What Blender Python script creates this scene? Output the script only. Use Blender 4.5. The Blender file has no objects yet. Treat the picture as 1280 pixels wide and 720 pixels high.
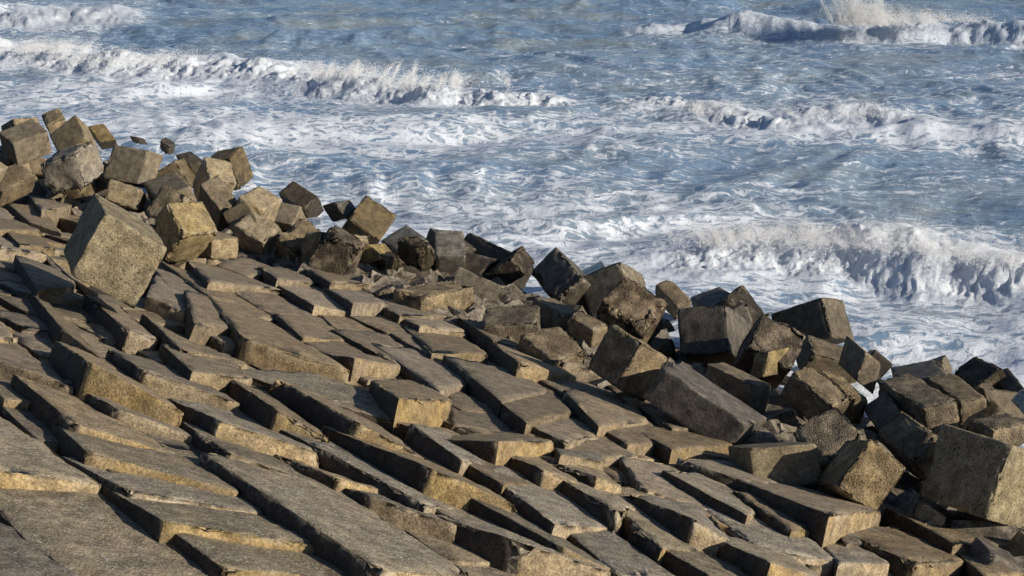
import bpy, math, random
import numpy as np
# ------------------------------------------------------------------ camera, sky, sun, exposure
scene = bpy.context.scene
COL = scene.collection
cam = bpy.data.cameras.new('camera'); cam.sensor_width = 36.0; cam.lens = 56.25
cam.clip_start = 0.1; cam.clip_end = 8000
camo = bpy.data.objects.new('camera', cam); COL.objects.link(camo)
camo.location = (0, 0, 10); camo.rotation_euler = (math.radians(90 - 16), 0, 0)
scene.camera = camo
SUN_AZ, SUN_EL = math.radians(-28), math.radians(21)      # azimuth measured from +X towards +Y
W = bpy.data.worlds.new('World'); scene.world = W; W.use_nodes = True
wt = W.node_tree; bg = wt.nodes['Background']
sky = wt.nodes.new('ShaderNodeTexSky'); sky.sky_type = 'NISHITA'; sky.sun_disc = False
sky.sun_elevation = SUN_EL; sky.sun_rotation = math.pi/2 - SUN_AZ
sky.air_density = 0.8; sky.dust_density = 0.3; sky.ozone_density = 2.5
wt.links.new(sky.outputs[0], bg.inputs[0]); bg.inputs[1].default_value = 0.078
sl = bpy.data.lights.new('sun', 'SUN'); sl.energy = 4.6; sl.angle = math.radians(0.5); sl.color = (1.0, 0.90, 0.76)
so = bpy.data.objects.new('sun', sl); COL.objects.link(so)
from mathutils import Vector
so.rotation_euler = Vector((math.cos(SUN_AZ)*math.cos(SUN_EL), math.sin(SUN_AZ)*math.cos(SUN_EL), math.sin(SUN_EL))).to_track_quat('Z', 'Y').to_euler()
so.location = (30, -20, 30)
scene.view_settings.view_transform = 'Standard'; scene.view_settings.look = 'None'
scene.view_settings.exposure = 0.25; scene.view_settings.gamma = 1.0
rng = np.random.default_rng(7); random.seed(7)

# ------------------------------------------------------------------ numpy noise
def _h(ix, iy, iz, s):
    n = (ix.astype(np.int64)*374761393 + iy.astype(np.int64)*668265263 + iz.astype(np.int64)*2147483647 + s*974711) & 0xffffffff
    n = ((n ^ (n >> 13))*1274126177) & 0xffffffff
    n = ((n ^ (n >> 16))*2246822519) & 0xffffffff
    return ((n ^ (n >> 15)) & 0xffffff)/float(0xffffff)
def vnoise(p, s=0):
    f = np.floor(p); i = f.astype(np.int64); t = p-f; t = t*t*t*(t*(t*6-15)+10)
    x, y, z = i[:, 0], i[:, 1], i[:, 2]; r = 0
    for dx in (0, 1):
        wx = t[:, 0] if dx else 1-t[:, 0]
        for dy in (0, 1):
            wy = t[:, 1] if dy else 1-t[:, 1]
            for dz in (0, 1):
                wz = t[:, 2] if dz else 1-t[:, 2]
                r = r+wx*wy*wz*_h(x+dx, y+dy, z+dz, s)
    return r*2-1
def vnoise2(x, y, s=0):
    fx = np.floor(x); fy = np.floor(y); ix = fx.astype(np.int64); iy = fy.astype(np.int64); tx = x-fx; ty = y-fy
    tx = tx*tx*tx*(tx*(tx*6-15)+10); ty = ty*ty*ty*(ty*(ty*6-15)+10); z = np.zeros_like(ix)
    a = _h(ix, iy, z, s); b = _h(ix+1, iy, z, s); c = _h(ix, iy+1, z, s); d = _h(ix+1, iy+1, z, s)
    return (a*(1-tx)*(1-ty)+b*tx*(1-ty)+c*(1-tx)*ty+d*tx*ty)*2-1
def fbm2(x, y, s, o, g=.5, ridge=False):
    r = 0; a = 1.; t = 0
    ca, sa = math.cos(.7), math.sin(.7)
    for k in range(o):
        n = vnoise2(x, y, s+k)
        r = r+a*((1-2*np.abs(n)) if ridge else n); t += a; a *= g; x, y = 2.03*(ca*x-sa*y)+3.1, 2.03*(sa*x+ca*y)-1.7
    return r/t
def fbm3(p, s, o, g=.5):
    r = 0; a = 1.; t = 0
    for k in range(o):
        r = r+a*vnoise(p, s+k); t += a; a *= g; p = p*2.03+5.3
    return r/t
def sstep(a, b, x):
    t = np.clip((x-a)/(b-a), 0, 1); return t*t*(3-2*t)

# ------------------------------------------------------------------ mesh helpers
def mesh_from(name, co, quads, mats, mi=None, smooth=True, tris=None):
    me = bpy.data.meshes.new(name)
    fa = quads if tris is None else tris; k = fa.shape[1]; nf = len(fa)
    me.vertices.add(len(co)); me.vertices.foreach_set('co', np.ascontiguousarray(co, np.float32).ravel())
    me.loops.add(nf*k); me.loops.foreach_set('vertex_index', np.ascontiguousarray(fa, np.int32).ravel())
    me.polygons.add(nf); me.polygons.foreach_set('loop_start', np.arange(0, nf*k, k, dtype=np.int32))
    me.polygons.foreach_set('loop_total', np.full(nf, k, np.int32))
    if mi is not None: me.polygons.foreach_set('material_index', np.asarray(mi, np.int32))
    me.polygons.foreach_set('use_smooth', np.full(nf, smooth))
    for m in mats: me.materials.append(m)
    me.update(calc_edges=True); return me
def link(name, me, loc=(0, 0, 0), parent=None, **props):
    o = bpy.data.objects.new(name, me); COL.objects.link(o); o.location = loc
    if parent is not None: o.parent = parent
    for k, v in props.items(): o[k] = v
    return o

# ------------------------------------------------------------------ materials
class NT:
    def __init__(s, name):
        s.m = bpy.data.materials.new(name); s.m.use_nodes = True; s.t = s.m.node_tree
        s.b = s.t.nodes['Principled BSDF']
    def n(s, typ, **kw):
        d = s.t.nodes.new(typ)
        for k, v in kw.items(): setattr(d, k, v)
        return d
    def l(s, a, b): s.t.links.new(a, b)
    def put(s, sock, v):
        if hasattr(v, 'node') or isinstance(v, bpy.types.NodeSocket): s.l(v, sock)
        else: sock.default_value = v
    def math(s, op, a, b=0., c=None, clamp=False):
        d = s.n('ShaderNodeMath', operation=op, use_clamp=clamp); s.put(d.inputs[0], a); s.put(d.inputs[1], b)
        if c is not None: s.put(d.inputs[2], c)
        return d.outputs[0]
    def noise(s, v, scale, detail=4., rough=.55, dist=0.):
        d = s.n('ShaderNodeTexNoise'); s.l(v, d.inputs['Vector']); d.inputs['Scale'].default_value = scale
        d.inputs['Detail'].default_value = detail; d.inputs['Roughness'].default_value = rough; d.inputs['Distortion'].default_value = dist
        return d.outputs['Fac']
    def vor(s, v, scale, feature='F1', out='Distance', rnd=1.):
        d = s.n('ShaderNodeTexVoronoi', feature=feature); s.l(v, d.inputs['Vector']); d.inputs['Scale'].default_value = scale
        d.inputs['Randomness'].default_value = rnd
        return d.outputs[out]
    def ramp(s, f, a, b, lo=0., hi=1.):
        d = s.n('ShaderNodeMapRange', interpolation_type='SMOOTHSTEP'); s.put(d.inputs[0], f)
        for i, v in zip((1, 2, 3, 4), (a, b, lo, hi)): s.put(d.inputs[i], v)
        return d.outputs[0]
    def mix(s, f, a, b, mode='MIX'):
        d = s.n('ShaderNodeMix', data_type='RGBA', blend_type=mode); s.put(d.inputs[0], f)
        for i, v in ((6, a), (7, b)): s.put(d.inputs[i], v if not isinstance(v, tuple) else (*v, 1.))
        return d.outputs[2]
    def scalev(s, v, sc):
        d = s.n('ShaderNodeMapping'); s.l(v, d.inputs['Vector']); d.inputs['Scale'].default_value = sc; return d.outputs[0]
def concrete(name, base, alt, stain, speck=0., pit=0., pebble=0., bump=.5, stain_amt=.5, rough=.9, speck_scale=26., streak=False):
    M = NT(name)
    tc = M.n('ShaderNodeTexCoord').outputs['Object']; oi = M.n('ShaderNodeObjectInfo')
    off = M.n('ShaderNodeVectorMath', operation='ADD'); M.l(tc, off.inputs[0])
    cx = M.n('ShaderNodeCombineXYZ')
    for i, k in enumerate((37., 53., 71.)): M.l(M.math('MULTIPLY', oi.outputs['Random'], k), cx.inputs[i])
    M.l(cx.outputs[0], off.inputs[1]); v = off.outputs[0]
    n1 = M.noise(v, 1.6, 5, .6, .4); n2 = M.noise(v, 5.5, 6, .65); n3 = M.noise(v, 38., 4, .7)
    c = M.mix(M.ramp(n1, .35, .65), base, alt)
    sv = M.scalev(v, (2.6, 2.6, .8)) if streak else v
    ns = M.noise(sv, 1.3 if streak else 2.4, 5, .65, .3)
    c = M.mix(M.math('MULTIPLY', M.ramp(ns, .46, .68), stain_amt), c, stain)
    c = M.mix(1., c, M.mix(M.ramp(n2, .25, .75), (.55, .54, .53), (1.42, 1.42, 1.41)), 'MULTIPLY')
    c = M.mix(1., c, M.mix(M.ramp(n3, .3, .7), (.52, .52, .52), (1.45, 1.44, 1.42)), 'MULTIPLY')
    h = M.math('ADD', M.math('MULTIPLY', n2, .55), M.math('MULTIPLY', n3, .24))
    if pebble:
        vd = M.vor(v, 42.); vc = M.vor(v, 42., out='Color'); pk = M.math('MULTIPLY', M.ramp(M.noise(v, 2.6, 4, .6), .36, .58), pebble)
        c = M.mix(1., c, M.mix(pk, (1., 1., 1.), M.mix(M.math('MULTIPLY', vd, 1.6, clamp=True), M.mix(.6, vc, (1.3, 1.25, 1.15)), (.25, .24, .22))), 'MULTIPLY')
        h = M.math('SUBTRACT', h, M.math('MULTIPLY', M.math('MULTIPLY', vd, .5), pk))
    if pit:
        vp = M.vor(M.scalev(v, (1., 1., 1.)), 15.); pm = M.math('MULTIPLY', M.ramp(vp, .12, .24, 1., 0.), M.ramp(M.noise(v, 2.2, 3), .42, .6))
        c = M.mix(M.math('MULTIPLY', pm, .8*pit), c, (.035, .03, .025)); h = M.math('SUBTRACT', h, M.math('MULTIPLY', pm, .7*pit))
    if speck:
        sp = M.noise(v, speck_scale, 3, .6); m = M.math('MULTIPLY', M.ramp(sp, .57, .63), M.ramp(M.noise(v, 1.7, 4), .38, .62))
        c = M.mix(M.math('MULTIPLY', m, speck), c, (.50, .47, .40)); h = M.math('ADD', h, M.math('MULTIPLY', m, .12))
    ge = M.n('ShaderNodeNewGeometry'); gp = ge.outputs['Position']
    ed = M.math('MULTIPLY', M.ramp(ge.outputs['Pointiness'], .52, .60), M.ramp(M.noise(v, 9., 5, .7), .42, .62))
    c = M.mix(M.math('MULTIPLY', ed, .65), c, (.44, .38, .28)); sx = M.n('ShaderNodeSeparateXYZ'); M.l(gp, sx.inputs[0])
    wet = M.ramp(M.math('ADD', sx.outputs[2], M.math('MULTIPLY', n2, .9)), .35, 1.65, .85, 0.)
    c = M.mix(wet, c, M.mix(1., c, (.46, .44, .40), 'MULTIPLY'))
    val = M.n('ShaderNodeHueSaturation'); M.l(c, val.inputs['Color'])
    rh = M.math('FRACT', M.math('MULTIPLY', oi.outputs['Random'], 17.3)); M.l(M.math('ADD', M.math('MULTIPLY', rh, .30), .82), val.inputs['Saturation'])
    M.l(M.math('ADD', M.math('MULTIPLY', oi.outputs['Random'], .52), .72), val.inputs['Value'])
    M.l(val.outputs[0], M.b.inputs['Base Color']); M.l(M.math('SUBTRACT', rough, M.math('MULTIPLY', wet, .25)), M.b.inputs['Roughness'])
    M.b.inputs['Specular IOR Level'].default_value = .3
    b = M.n('ShaderNodeBump'); b.inputs['Strength'].default_value = bump; b.inputs['Distance'].default_value = .07
    M.l(h, b.inputs['Height']); M.l(b.outputs[0], M.b.inputs['Normal'])
    return M.m
OCHRE = (.34, .235, .095); BROWN = (.20, .150, .090); GREY = (.205, .185, .155); DARK = (.095, .085, .072)
MAT = {
 'top': concrete('weathered_slab_top', (.215, .182, .130), (.255, .212, .145), (.148, .122, .088), speck=.95, bump=.9, pit=.25),
 'top_brown': concrete('brown_slab_top', (.240, .186, .118), (.205, .162, .108), (.270, .205, .120), speck=.7, bump=.7, pit=.4, speck_scale=34.),
 'side_brown': concrete('brown_slab_side', (.255, .195, .115), (.215, .17, .11), (.30, .22, .11), bump=.7, stain_amt=.5, pit=.4),
 'side': concrete('ochre_slab_side', (.310, .228, .112), (.270, .208, .125), (.18, .134, .078), bump=.6, stain_amt=.55, streak=True, pit=.2),
 'shade_side': concrete('shade_painted_side', (.050, .041, .030), (.068, .052, .035), (.035, .031, .026), bump=.6, stain_amt=.6, pit=.2),  # near-black tone paints the shade onto the slabs' upslope faces
 'smooth': concrete('smooth_concrete', (.170, .142, .098), (.20, .165, .110), (.25, .18, .085), bump=.22, stain_amt=.4),
 'plain': concrete('plain_concrete', (.225, .185, .125), (.195, .155, .10), (.29, .215, .11), bump=.35, pit=.2),
 'ochre': concrete('ochre_concrete', (.26, .205, .105), (.21, .165, .095), (.32, .22, .09), bump=.35, pit=.15),
 'rough': concrete('rough_concrete', (.245, .195, .120), (.20, .155, .098), (.31, .235, .12), pebble=.55, pit=.6, bump=.9),
 'giant': concrete('pitted_concrete', (.31, .255, .150), (.26, .215, .130), (.36, .275, .13), pebble=.3, pit=.9, bump=.8),
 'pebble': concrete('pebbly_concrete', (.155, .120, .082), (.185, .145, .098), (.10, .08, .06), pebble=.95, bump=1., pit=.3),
 'dark': concrete('dark_concrete', (.110, .095, .075), (.135, .112, .085), (.075, .066, .056), bump=.4, rough=.75, pit=.2),  # dark tone; also carries painted shade on roof-shaped cube and packed rubble
 'wet': concrete('wet_concrete', (.19, .18, .155), (.22, .20, .165), (.13, .12, .10), bump=.15, rough=.38),
 'layered': concrete('layered_concrete', (.25, .225, .185), (.16, .14, .11), (.30, .25, .17), pebble=.2, bump=1., pit=.4),
 'bed': concrete('dark_rubble', (.075, .065, .052), (.10, .085, .065), (.05, .045, .04), pebble=.6, bump=1.),
}

# ------------------------------------------------------------------ measured layout (metres)
TOE = np.array([[-58.03,81.5],[-56.6,80.21],[-55.17,78.92],[-53.74,77.62],[-52.31,76.33],[-50.88,75.04],[-49.46,73.75],[-48.03,72.46],[-46.6,71.17],[-45.17,69.88],[-43.74,68.59],[-42.31,67.3],[-40.88,66.01],[-39.46,64.72],[-38.03,63.43],[-36.6,62.14],[-35.17,60.85],[-33.74,59.56],[-32.32,58.26],[-30.89,56.98],[-29.46,55.68],[-28.03,54.39],[-26.6,53.1],[-25.17,51.81],[-23.74,50.52],[-22.32,49.23],[-20.89,47.94],[-19.46,46.65],[-18.03,45.36],[-16.6,44.07],[-15.17,42.79],[-13.73,41.5],[-12.29,40.23],[-10.85,38.95],[-9.41,37.67],[-7.99,36.37],[-6.58,35.06],[-5.2,33.72],[-3.85,32.35],[-2.54,30.94],[-1.28,29.48],[-0.08,27.97],[1.07,26.43],[2.18,24.86],[3.26,23.26],[4.3,21.65],[5.33,20.02],[6.34,18.38],[7.34,16.74],[8.35,15.09],[9.35,13.45],[10.35,11.8],[11.35,10.16],[12.35,8.52],[13.35,6.87],[14.35,5.23],[15.35,3.58],[16.36,1.94],[17.36,0.29],[18.36,-1.35],[19.36,-3.0],[20.36,-4.64],[21.36,-6.28],[22.36,-7.93],[23.36,-9.57],[24.36,-11.22],[25.37,-12.86],[26.37,-14.5],[27.37,-16.15],[28.37,-17.79],[29.37,-19.44],[30.37,-21.08],[31.37,-22.73],[32.38,-24.37],[33.38,-26.02],[34.38,-27.66],[35.38,-29.3],[36.38,-30.95],[37.38,-32.59],[38.38,-34.24]])
SLABS = [
[0,-12.209,37.735,1.336,-11.712,38.981,0.954,-9.309,32.173,1.963,-10.239,33.059,1.979],
[0,-12.99,41.854,0.65,-11.767,42.233,0.341,-10.908,38.485,1.045,-10.583,35.116,1.758],
[0,-12.392,36.551,1.628,-11.674,36.035,1.569,-10.539,33.128,2.001,-10.784,32.296,2.249],
[0,-11.562,33.704,2.065,-10.876,33.948,1.835,-9.398,31.165,2.252,-9.76,29.395,2.713],
[0,-10.221,31.056,2.395,-9.501,31.318,2.106,-8.402,28.566,2.568,-8.756,27.587,2.904],
[0,-10.061,29.613,2.636,-9.57,29.698,2.449,-8.211,27.349,2.766,-8.857,26.801,3.053],
[0,-8.498,26.453,3.029,-7.395,26.389,2.65,-6.963,24.515,3.007,-7.017,22.759,3.443],
[0,-9.038,29.318,2.494,-7.833,26.383,2.798,-6.573,24.419,2.909,-7.287,25.408,2.903],
[0,-6.689,23.969,3.071,-6.136,24.179,2.777,-4.929,21.359,3.118,-5.283,21.001,3.377],
[1,-6.538,16.502,4.302,-5.649,16.318,3.983,-3.847,14.045,4.043,-5.1,13.285,4.577],
[1,-5.434,14.167,4.302,-4.174,14.637,3.923,-2.35,12.306,3.867,-3.542,11.574,4.269],
[1,-4.811,12.836,4.353,-4.076,12.628,4.171,-3.337,11.587,4.228,-3.915,11.136,4.453],
[1,-4.904,15.965,3.984,-3.458,16.489,3.413,-2.71,14.775,3.648,-4.147,14.535,4.182],
[1,-4.491,14.766,4.056,-2.87,15.691,3.392,-2.402,14.356,3.604,-3.568,13.774,4.108],
[1,-3.954,14.153,4.016,-2.958,15.17,3.497,-1.615,13.699,3.544,-3.074,12.985,4.151],
[1,-3.356,13.509,4.001,-2.583,14.076,3.579,-1.138,13.23,3.444,-2.418,12.265,4.037],
[1,-5.706,17.276,4.053,-4.769,17.448,3.593,-3.431,15.736,3.619,-4.524,15.502,4.111],
[1,-7.401,20.259,3.775,-6.492,19.772,3.647,-4.998,17.322,3.848,-6.136,17.785,4.048],
[1,-7.562,21.741,3.571,-7.038,20.968,3.559,-6.277,19.47,3.771,-6.488,18.867,3.92],
[0,-7.144,22.89,3.356,-6.908,22.957,3.169,-4.967,18.945,3.532,-5.903,20.111,3.657],
[1,-5.309,19.899,3.497,-4.421,20.376,3.031,-3.288,18.34,3.284,-4.442,18.179,3.784],
[1,-5.848,19.458,3.742,-5.328,20.006,3.305,-3.649,16.913,3.688,-4.843,17.341,4.172],
[1,-5.371,17.857,3.803,-4.152,17.728,3.389,-3.482,16.568,3.529,-4.37,16.611,3.871],
[1,-4.126,17.976,3.496,-3.36,18.754,3.038,-2.098,16.775,3.247,-3.231,16.563,3.748],
[1,-3.833,17.132,3.558,-2.528,17.169,3.084,-2.258,15.881,3.34,-3.006,15.75,3.695],
[1,-3.3,15.729,3.73,-2.228,16.62,3.11,-0.314,13.783,3.213,-1.144,12.756,3.78],
[1,-2.917,16.824,3.345,-2.181,16.831,3.051,-1.139,16.11,3.017,-1.873,15.9,3.337],
[1,-2.245,16.473,3.121,-1.442,16.579,2.91,-0.545,15.271,3.062,-1.51,15.529,3.301],
[1,-2.86,17.686,3.277,-2.546,18.754,2.868,-1.657,17.46,2.895,-1.935,16.681,3.243],
[1,-2.329,17.11,3.279,-2.049,18.154,2.843,-0.494,16.25,2.793,-0.89,15.478,3.205],
[1,-1.288,16.242,3.093,-0.881,17.155,2.723,0.165,15.649,2.716,-0.435,15.25,3.052],
[1,-0.882,15.636,3.048,-0.237,16.857,2.588,1.05,14.931,2.694,0.091,14.768,3.118],
[1,-3.681,19.627,3.184,-3.165,20.002,2.792,-2.086,17.529,3.117,-2.758,17.589,3.497],
[1,-3.199,20.029,3.073,-2.195,20.545,2.474,-0.963,17.692,2.801,-1.859,17.784,3.282],
[1,-3.928,20.535,3.014,-2.776,21.987,2.417,-1.744,21.083,2.362,-2.06,19.359,2.788],
[1,-2.308,18.176,3.067,-1.232,18.785,2.52,0.103,16.231,2.846,-0.897,16.285,3.3],
[1,-2.582,19.51,2.92,-1.78,21.321,2.296,-0.542,19.056,2.374,-1.081,19.073,2.665],
[1,-1.293,18.952,2.808,-0.989,20.218,2.258,-0.095,18.521,2.353,-0.574,17.46,2.897],
[1,-0.9,18.256,2.766,-0.432,19.463,2.245,0.366,18.154,2.301,-0.091,16.953,2.805],
[1,-0.333,17.616,2.723,-0.002,19.055,2.216,1.231,16.913,2.279,0.461,15.807,2.833],
[1,0.153,17.343,2.495,0.565,18.08,2.236,1.765,15.454,2.394,1.081,14.875,2.691],
[1,-0.87,16.783,2.96,-0.247,17.458,2.501,1.163,15.085,2.588,0.52,14.961,2.961],
[1,-1.16,19.114,2.514,0.09,21.408,1.792,0.566,19.886,2.172,-0.16,18.376,2.783],
[1,-0.413,19.373,2.354,0.521,20.279,1.865,0.842,18.189,2.286,0.385,17.908,2.599],
[1,0.528,20.622,1.845,1.248,21.378,1.518,1.238,19.665,1.987,0.615,19.135,2.299],
[1,0.288,19.513,2.16,1.187,20.165,1.722,1.402,18.592,2.064,1.045,18.266,2.364],
[1,0.569,18.172,2.388,0.881,19.422,1.911,1.53,17.818,2.134,1.239,16.628,2.595],
[1,1.108,17.677,2.341,1.361,18.884,1.909,2.278,16.774,2.043,1.625,15.882,2.516],
[1,1.33,16.536,2.447,1.921,17.347,1.995,2.828,16.142,2.003,2.075,15.292,2.485],
[1,1.381,18.45,2.089,2.52,19.425,1.512,2.574,16.87,2.104,2.079,16.848,2.448],
[1,2.244,17.305,2.056,3.17,18.098,1.556,3.502,16.243,1.965,2.786,15.734,2.422],
[1,1.469,20.621,1.68,2.394,21.152,1.324,2.506,18.737,1.7,1.655,18.882,1.937],
[1,0.557,18.609,2.172,2.431,19.592,1.553,2.765,18.032,1.746,1.693,18.423,1.971],
[1,2.011,19.976,1.744,3.148,21.295,1.111,3.251,19.285,1.429,2.935,18.347,1.803],
[1,2.934,19.775,1.548,3.793,20.549,1.052,4.426,19.359,1.136,3.453,18.147,1.705],
[1,2.26,19.327,1.65,3.654,19.466,1.26,3.91,17.494,1.591,2.943,17.121,1.907],
[1,2.254,20.824,1.582,3.641,22.695,0.763,4.099,21.444,0.898,3.298,20.055,1.494],
[1,2.933,20.568,1.426,3.815,22.114,0.785,5.075,20.169,1.058,3.953,18.346,1.816],
[0,4.203,19.991,1.105,4.607,20.656,0.836,5.505,19.721,0.812,4.194,18.428,1.371],
[0,4.228,19.245,1.207,5.356,20.607,0.665,5.879,18.918,0.919,4.897,17.706,1.459],
[0,3.921,18.658,1.288,4.353,19.391,1.072,4.641,17.911,1.36,3.843,17.237,1.685],
[0,5.277,21.03,0.758,5.543,21.824,0.488,7.024,20.113,0.55,5.773,19.169,1.039],
[0,5.876,19.721,0.751,6.749,20.9,0.383,6.956,19.173,0.625,5.867,18.131,1.077],
[0,5.899,20.565,0.624,7.162,21.24,0.257,6.892,19.972,0.538,5.949,19.092,0.847],
[0,6.551,21.679,0.361,8.157,22.464,-0.044,7.416,20.528,0.388,6.959,20.183,0.55],
[0,1.919,25.597,0.706,2.71,26.018,0.515,3.24,24.004,0.785,2.486,23.301,1.055],
[0,3.167,25.226,0.549,3.481,25.234,0.489,3.426,23.519,0.77,3.147,23.308,0.853],
[0,1.786,22.944,1.203,3.182,24.699,0.578,3.452,23.159,0.832,2.298,21.454,1.442],
[0,1.575,26.976,0.584,2.736,28.136,0.223,2.867,26.374,0.612,1.852,24.482,1.087],
[0,0.812,24.348,1.341,1.998,26.443,0.573,2.152,23.56,1.059,1.251,21.576,1.748],
[0,-0.353,22.556,1.909,0.606,25.237,1.059,0.955,22.917,1.469,0.205,20.489,2.216],
[0,-0.153,21.498,1.992,0.742,23.656,1.291,1.338,21.8,1.529,0.739,20.101,2.083],
[0,1.019,22.795,1.477,2.052,24.523,0.868,2.482,22.457,1.123,1.65,21.265,1.594],
[0,0.312,21.138,1.885,1.055,22.749,1.393,1.794,21.023,1.512,0.98,19.734,1.973],
[0,-0.52,28.047,1.041,0.473,29.206,0.475,1.132,25.976,0.962,0.115,24.975,1.572],
[0,-1.072,29.953,0.84,-0.125,30.545,0.393,0.611,28.044,0.709,-0.329,27.267,1.221],
[0,0.278,29.402,0.598,0.962,30.176,0.266,1.827,26.715,0.735,0.904,26.583,1.029],
[0,-0.058,26.445,1.073,0.739,26.755,0.789,2.019,25.637,0.743,1.022,24.06,1.241],
[0,-2.122,29.741,0.938,-1.194,30.925,0.528,-0.81,28.453,0.934,-1.749,27.829,1.3],
[0,-2.139,28.576,1.184,-0.934,29.073,0.741,-0.378,26.316,1.263,-1.307,24.835,1.791],
[0,-1.128,24.864,1.755,0.187,26.231,0.993,0.606,24.327,1.286,-0.144,21.716,2.079],
[0,-2.308,24.993,1.922,-1.089,26.148,1.319,-0.508,23.842,1.629,-1.042,21.846,2.185],
[1,-2.009,21.447,2.497,-1.432,23.391,1.831,-0.82,20.908,2.387,-1.436,19.155,3.053],
[0,-1.048,23.31,1.819,-0.305,22.188,1.823,0.097,20.642,1.971,-0.816,20.395,2.229],
[0,-6.173,31.833,1.383,-6.046,35.116,0.683,-4.916,33.442,0.821,-5.233,30.551,1.487],
[0,-5.349,32.489,1.18,-4.921,34.616,0.557,-3.949,31.49,1.094,-4.502,29.517,1.735],
[0,-4.665,33.936,0.795,-3.782,35.644,0.221,-2.853,32.825,0.674,-3.598,30.51,1.383],
[0,-3.895,34.96,0.501,-3.104,36.662,-0.035,-2.157,35.086,0.155,-2.658,33.009,0.678],
[0,-6.532,30.961,1.714,-5.785,31.982,1.223,-4.34,29.058,1.641,-5.382,27.261,2.312],
[0,-4.747,30.222,1.488,-4.091,32.319,0.835,-2.804,28.037,1.469,-3.51,27.179,1.893],
[0,-3.856,31.158,1.12,-3.243,33.016,0.543,-2.37,29.715,1.156,-2.873,27.718,1.77],
[0,-2.878,30.381,1.077,-1.92,32.565,0.417,-1.231,30.412,0.7,-2.071,28.295,1.367],
[0,-2.312,29.246,1.105,-1.41,31.058,0.534,-0.869,28.716,0.938,-1.655,27.363,1.464],
[0,-6.159,28.52,2.075,-4.969,28.43,1.788,-3.82,25.709,2.059,-4.616,24.884,2.425],
[0,-5.056,27.781,1.993,-4.707,29.742,1.487,-3.117,26.41,1.774,-3.792,25.319,2.182],
[0,-4.031,25.927,2.146,-3.417,27.448,1.613,-2.648,25.076,1.916,-3.268,23.724,2.404],
[0,-3.674,24.462,2.28,-2.991,25.838,1.818,-2.053,23.847,1.971,-2.923,23.15,2.364],
[0,-3.503,27.381,1.703,-3.069,28.281,1.4,-1.882,25.801,1.602,-2.722,25.152,1.947],
[0,-3.055,25.52,2.002,-2.124,27.064,1.41,-1.281,23.696,1.801,-1.827,23.499,2.086],
[0,-3.126,27.958,1.524,-2.36,29.083,1.094,-1.072,26.959,1.216,-2.194,26.58,1.599],
[0,-2.566,27.505,1.494,-1.409,27.886,1.099,-0.712,25.734,1.342,-1.333,25.012,1.67],
[0,-5.404,26.84,2.232,-4.094,25.792,2.052,-2.284,21.722,2.548,-3.914,22.105,2.938],
[0,-5.522,25.905,2.565,-5.191,27.297,2.019,-4.165,23.634,2.54,-4.617,22.186,3.095],
[0,-3.318,23.504,2.309,-2.42,25.097,1.772,-1.692,23.246,2.095,-2.306,22.309,2.54],
[0,-6.507,28.176,2.188,-5.63,27.082,2.159,-5.091,23.94,2.748,-5.843,24.522,2.852],
[1,-5.524,22.817,3.088,-4.974,22.552,2.802,-3.66,21.355,2.767,-4.442,20.475,3.261],
[1,-4.855,21.051,3.182,-4.137,22.15,2.671,-3.396,19.874,3.066,-3.977,18.83,3.527],
[0,-6.938,30.256,1.918,-6.288,30.015,1.746,-4.556,26.698,2.043,-5.069,26.023,2.344],
[0,-6.818,29.189,2.064,-6.247,29.097,1.932,-5.115,26.348,2.226,-5.596,25.571,2.494]]
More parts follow.
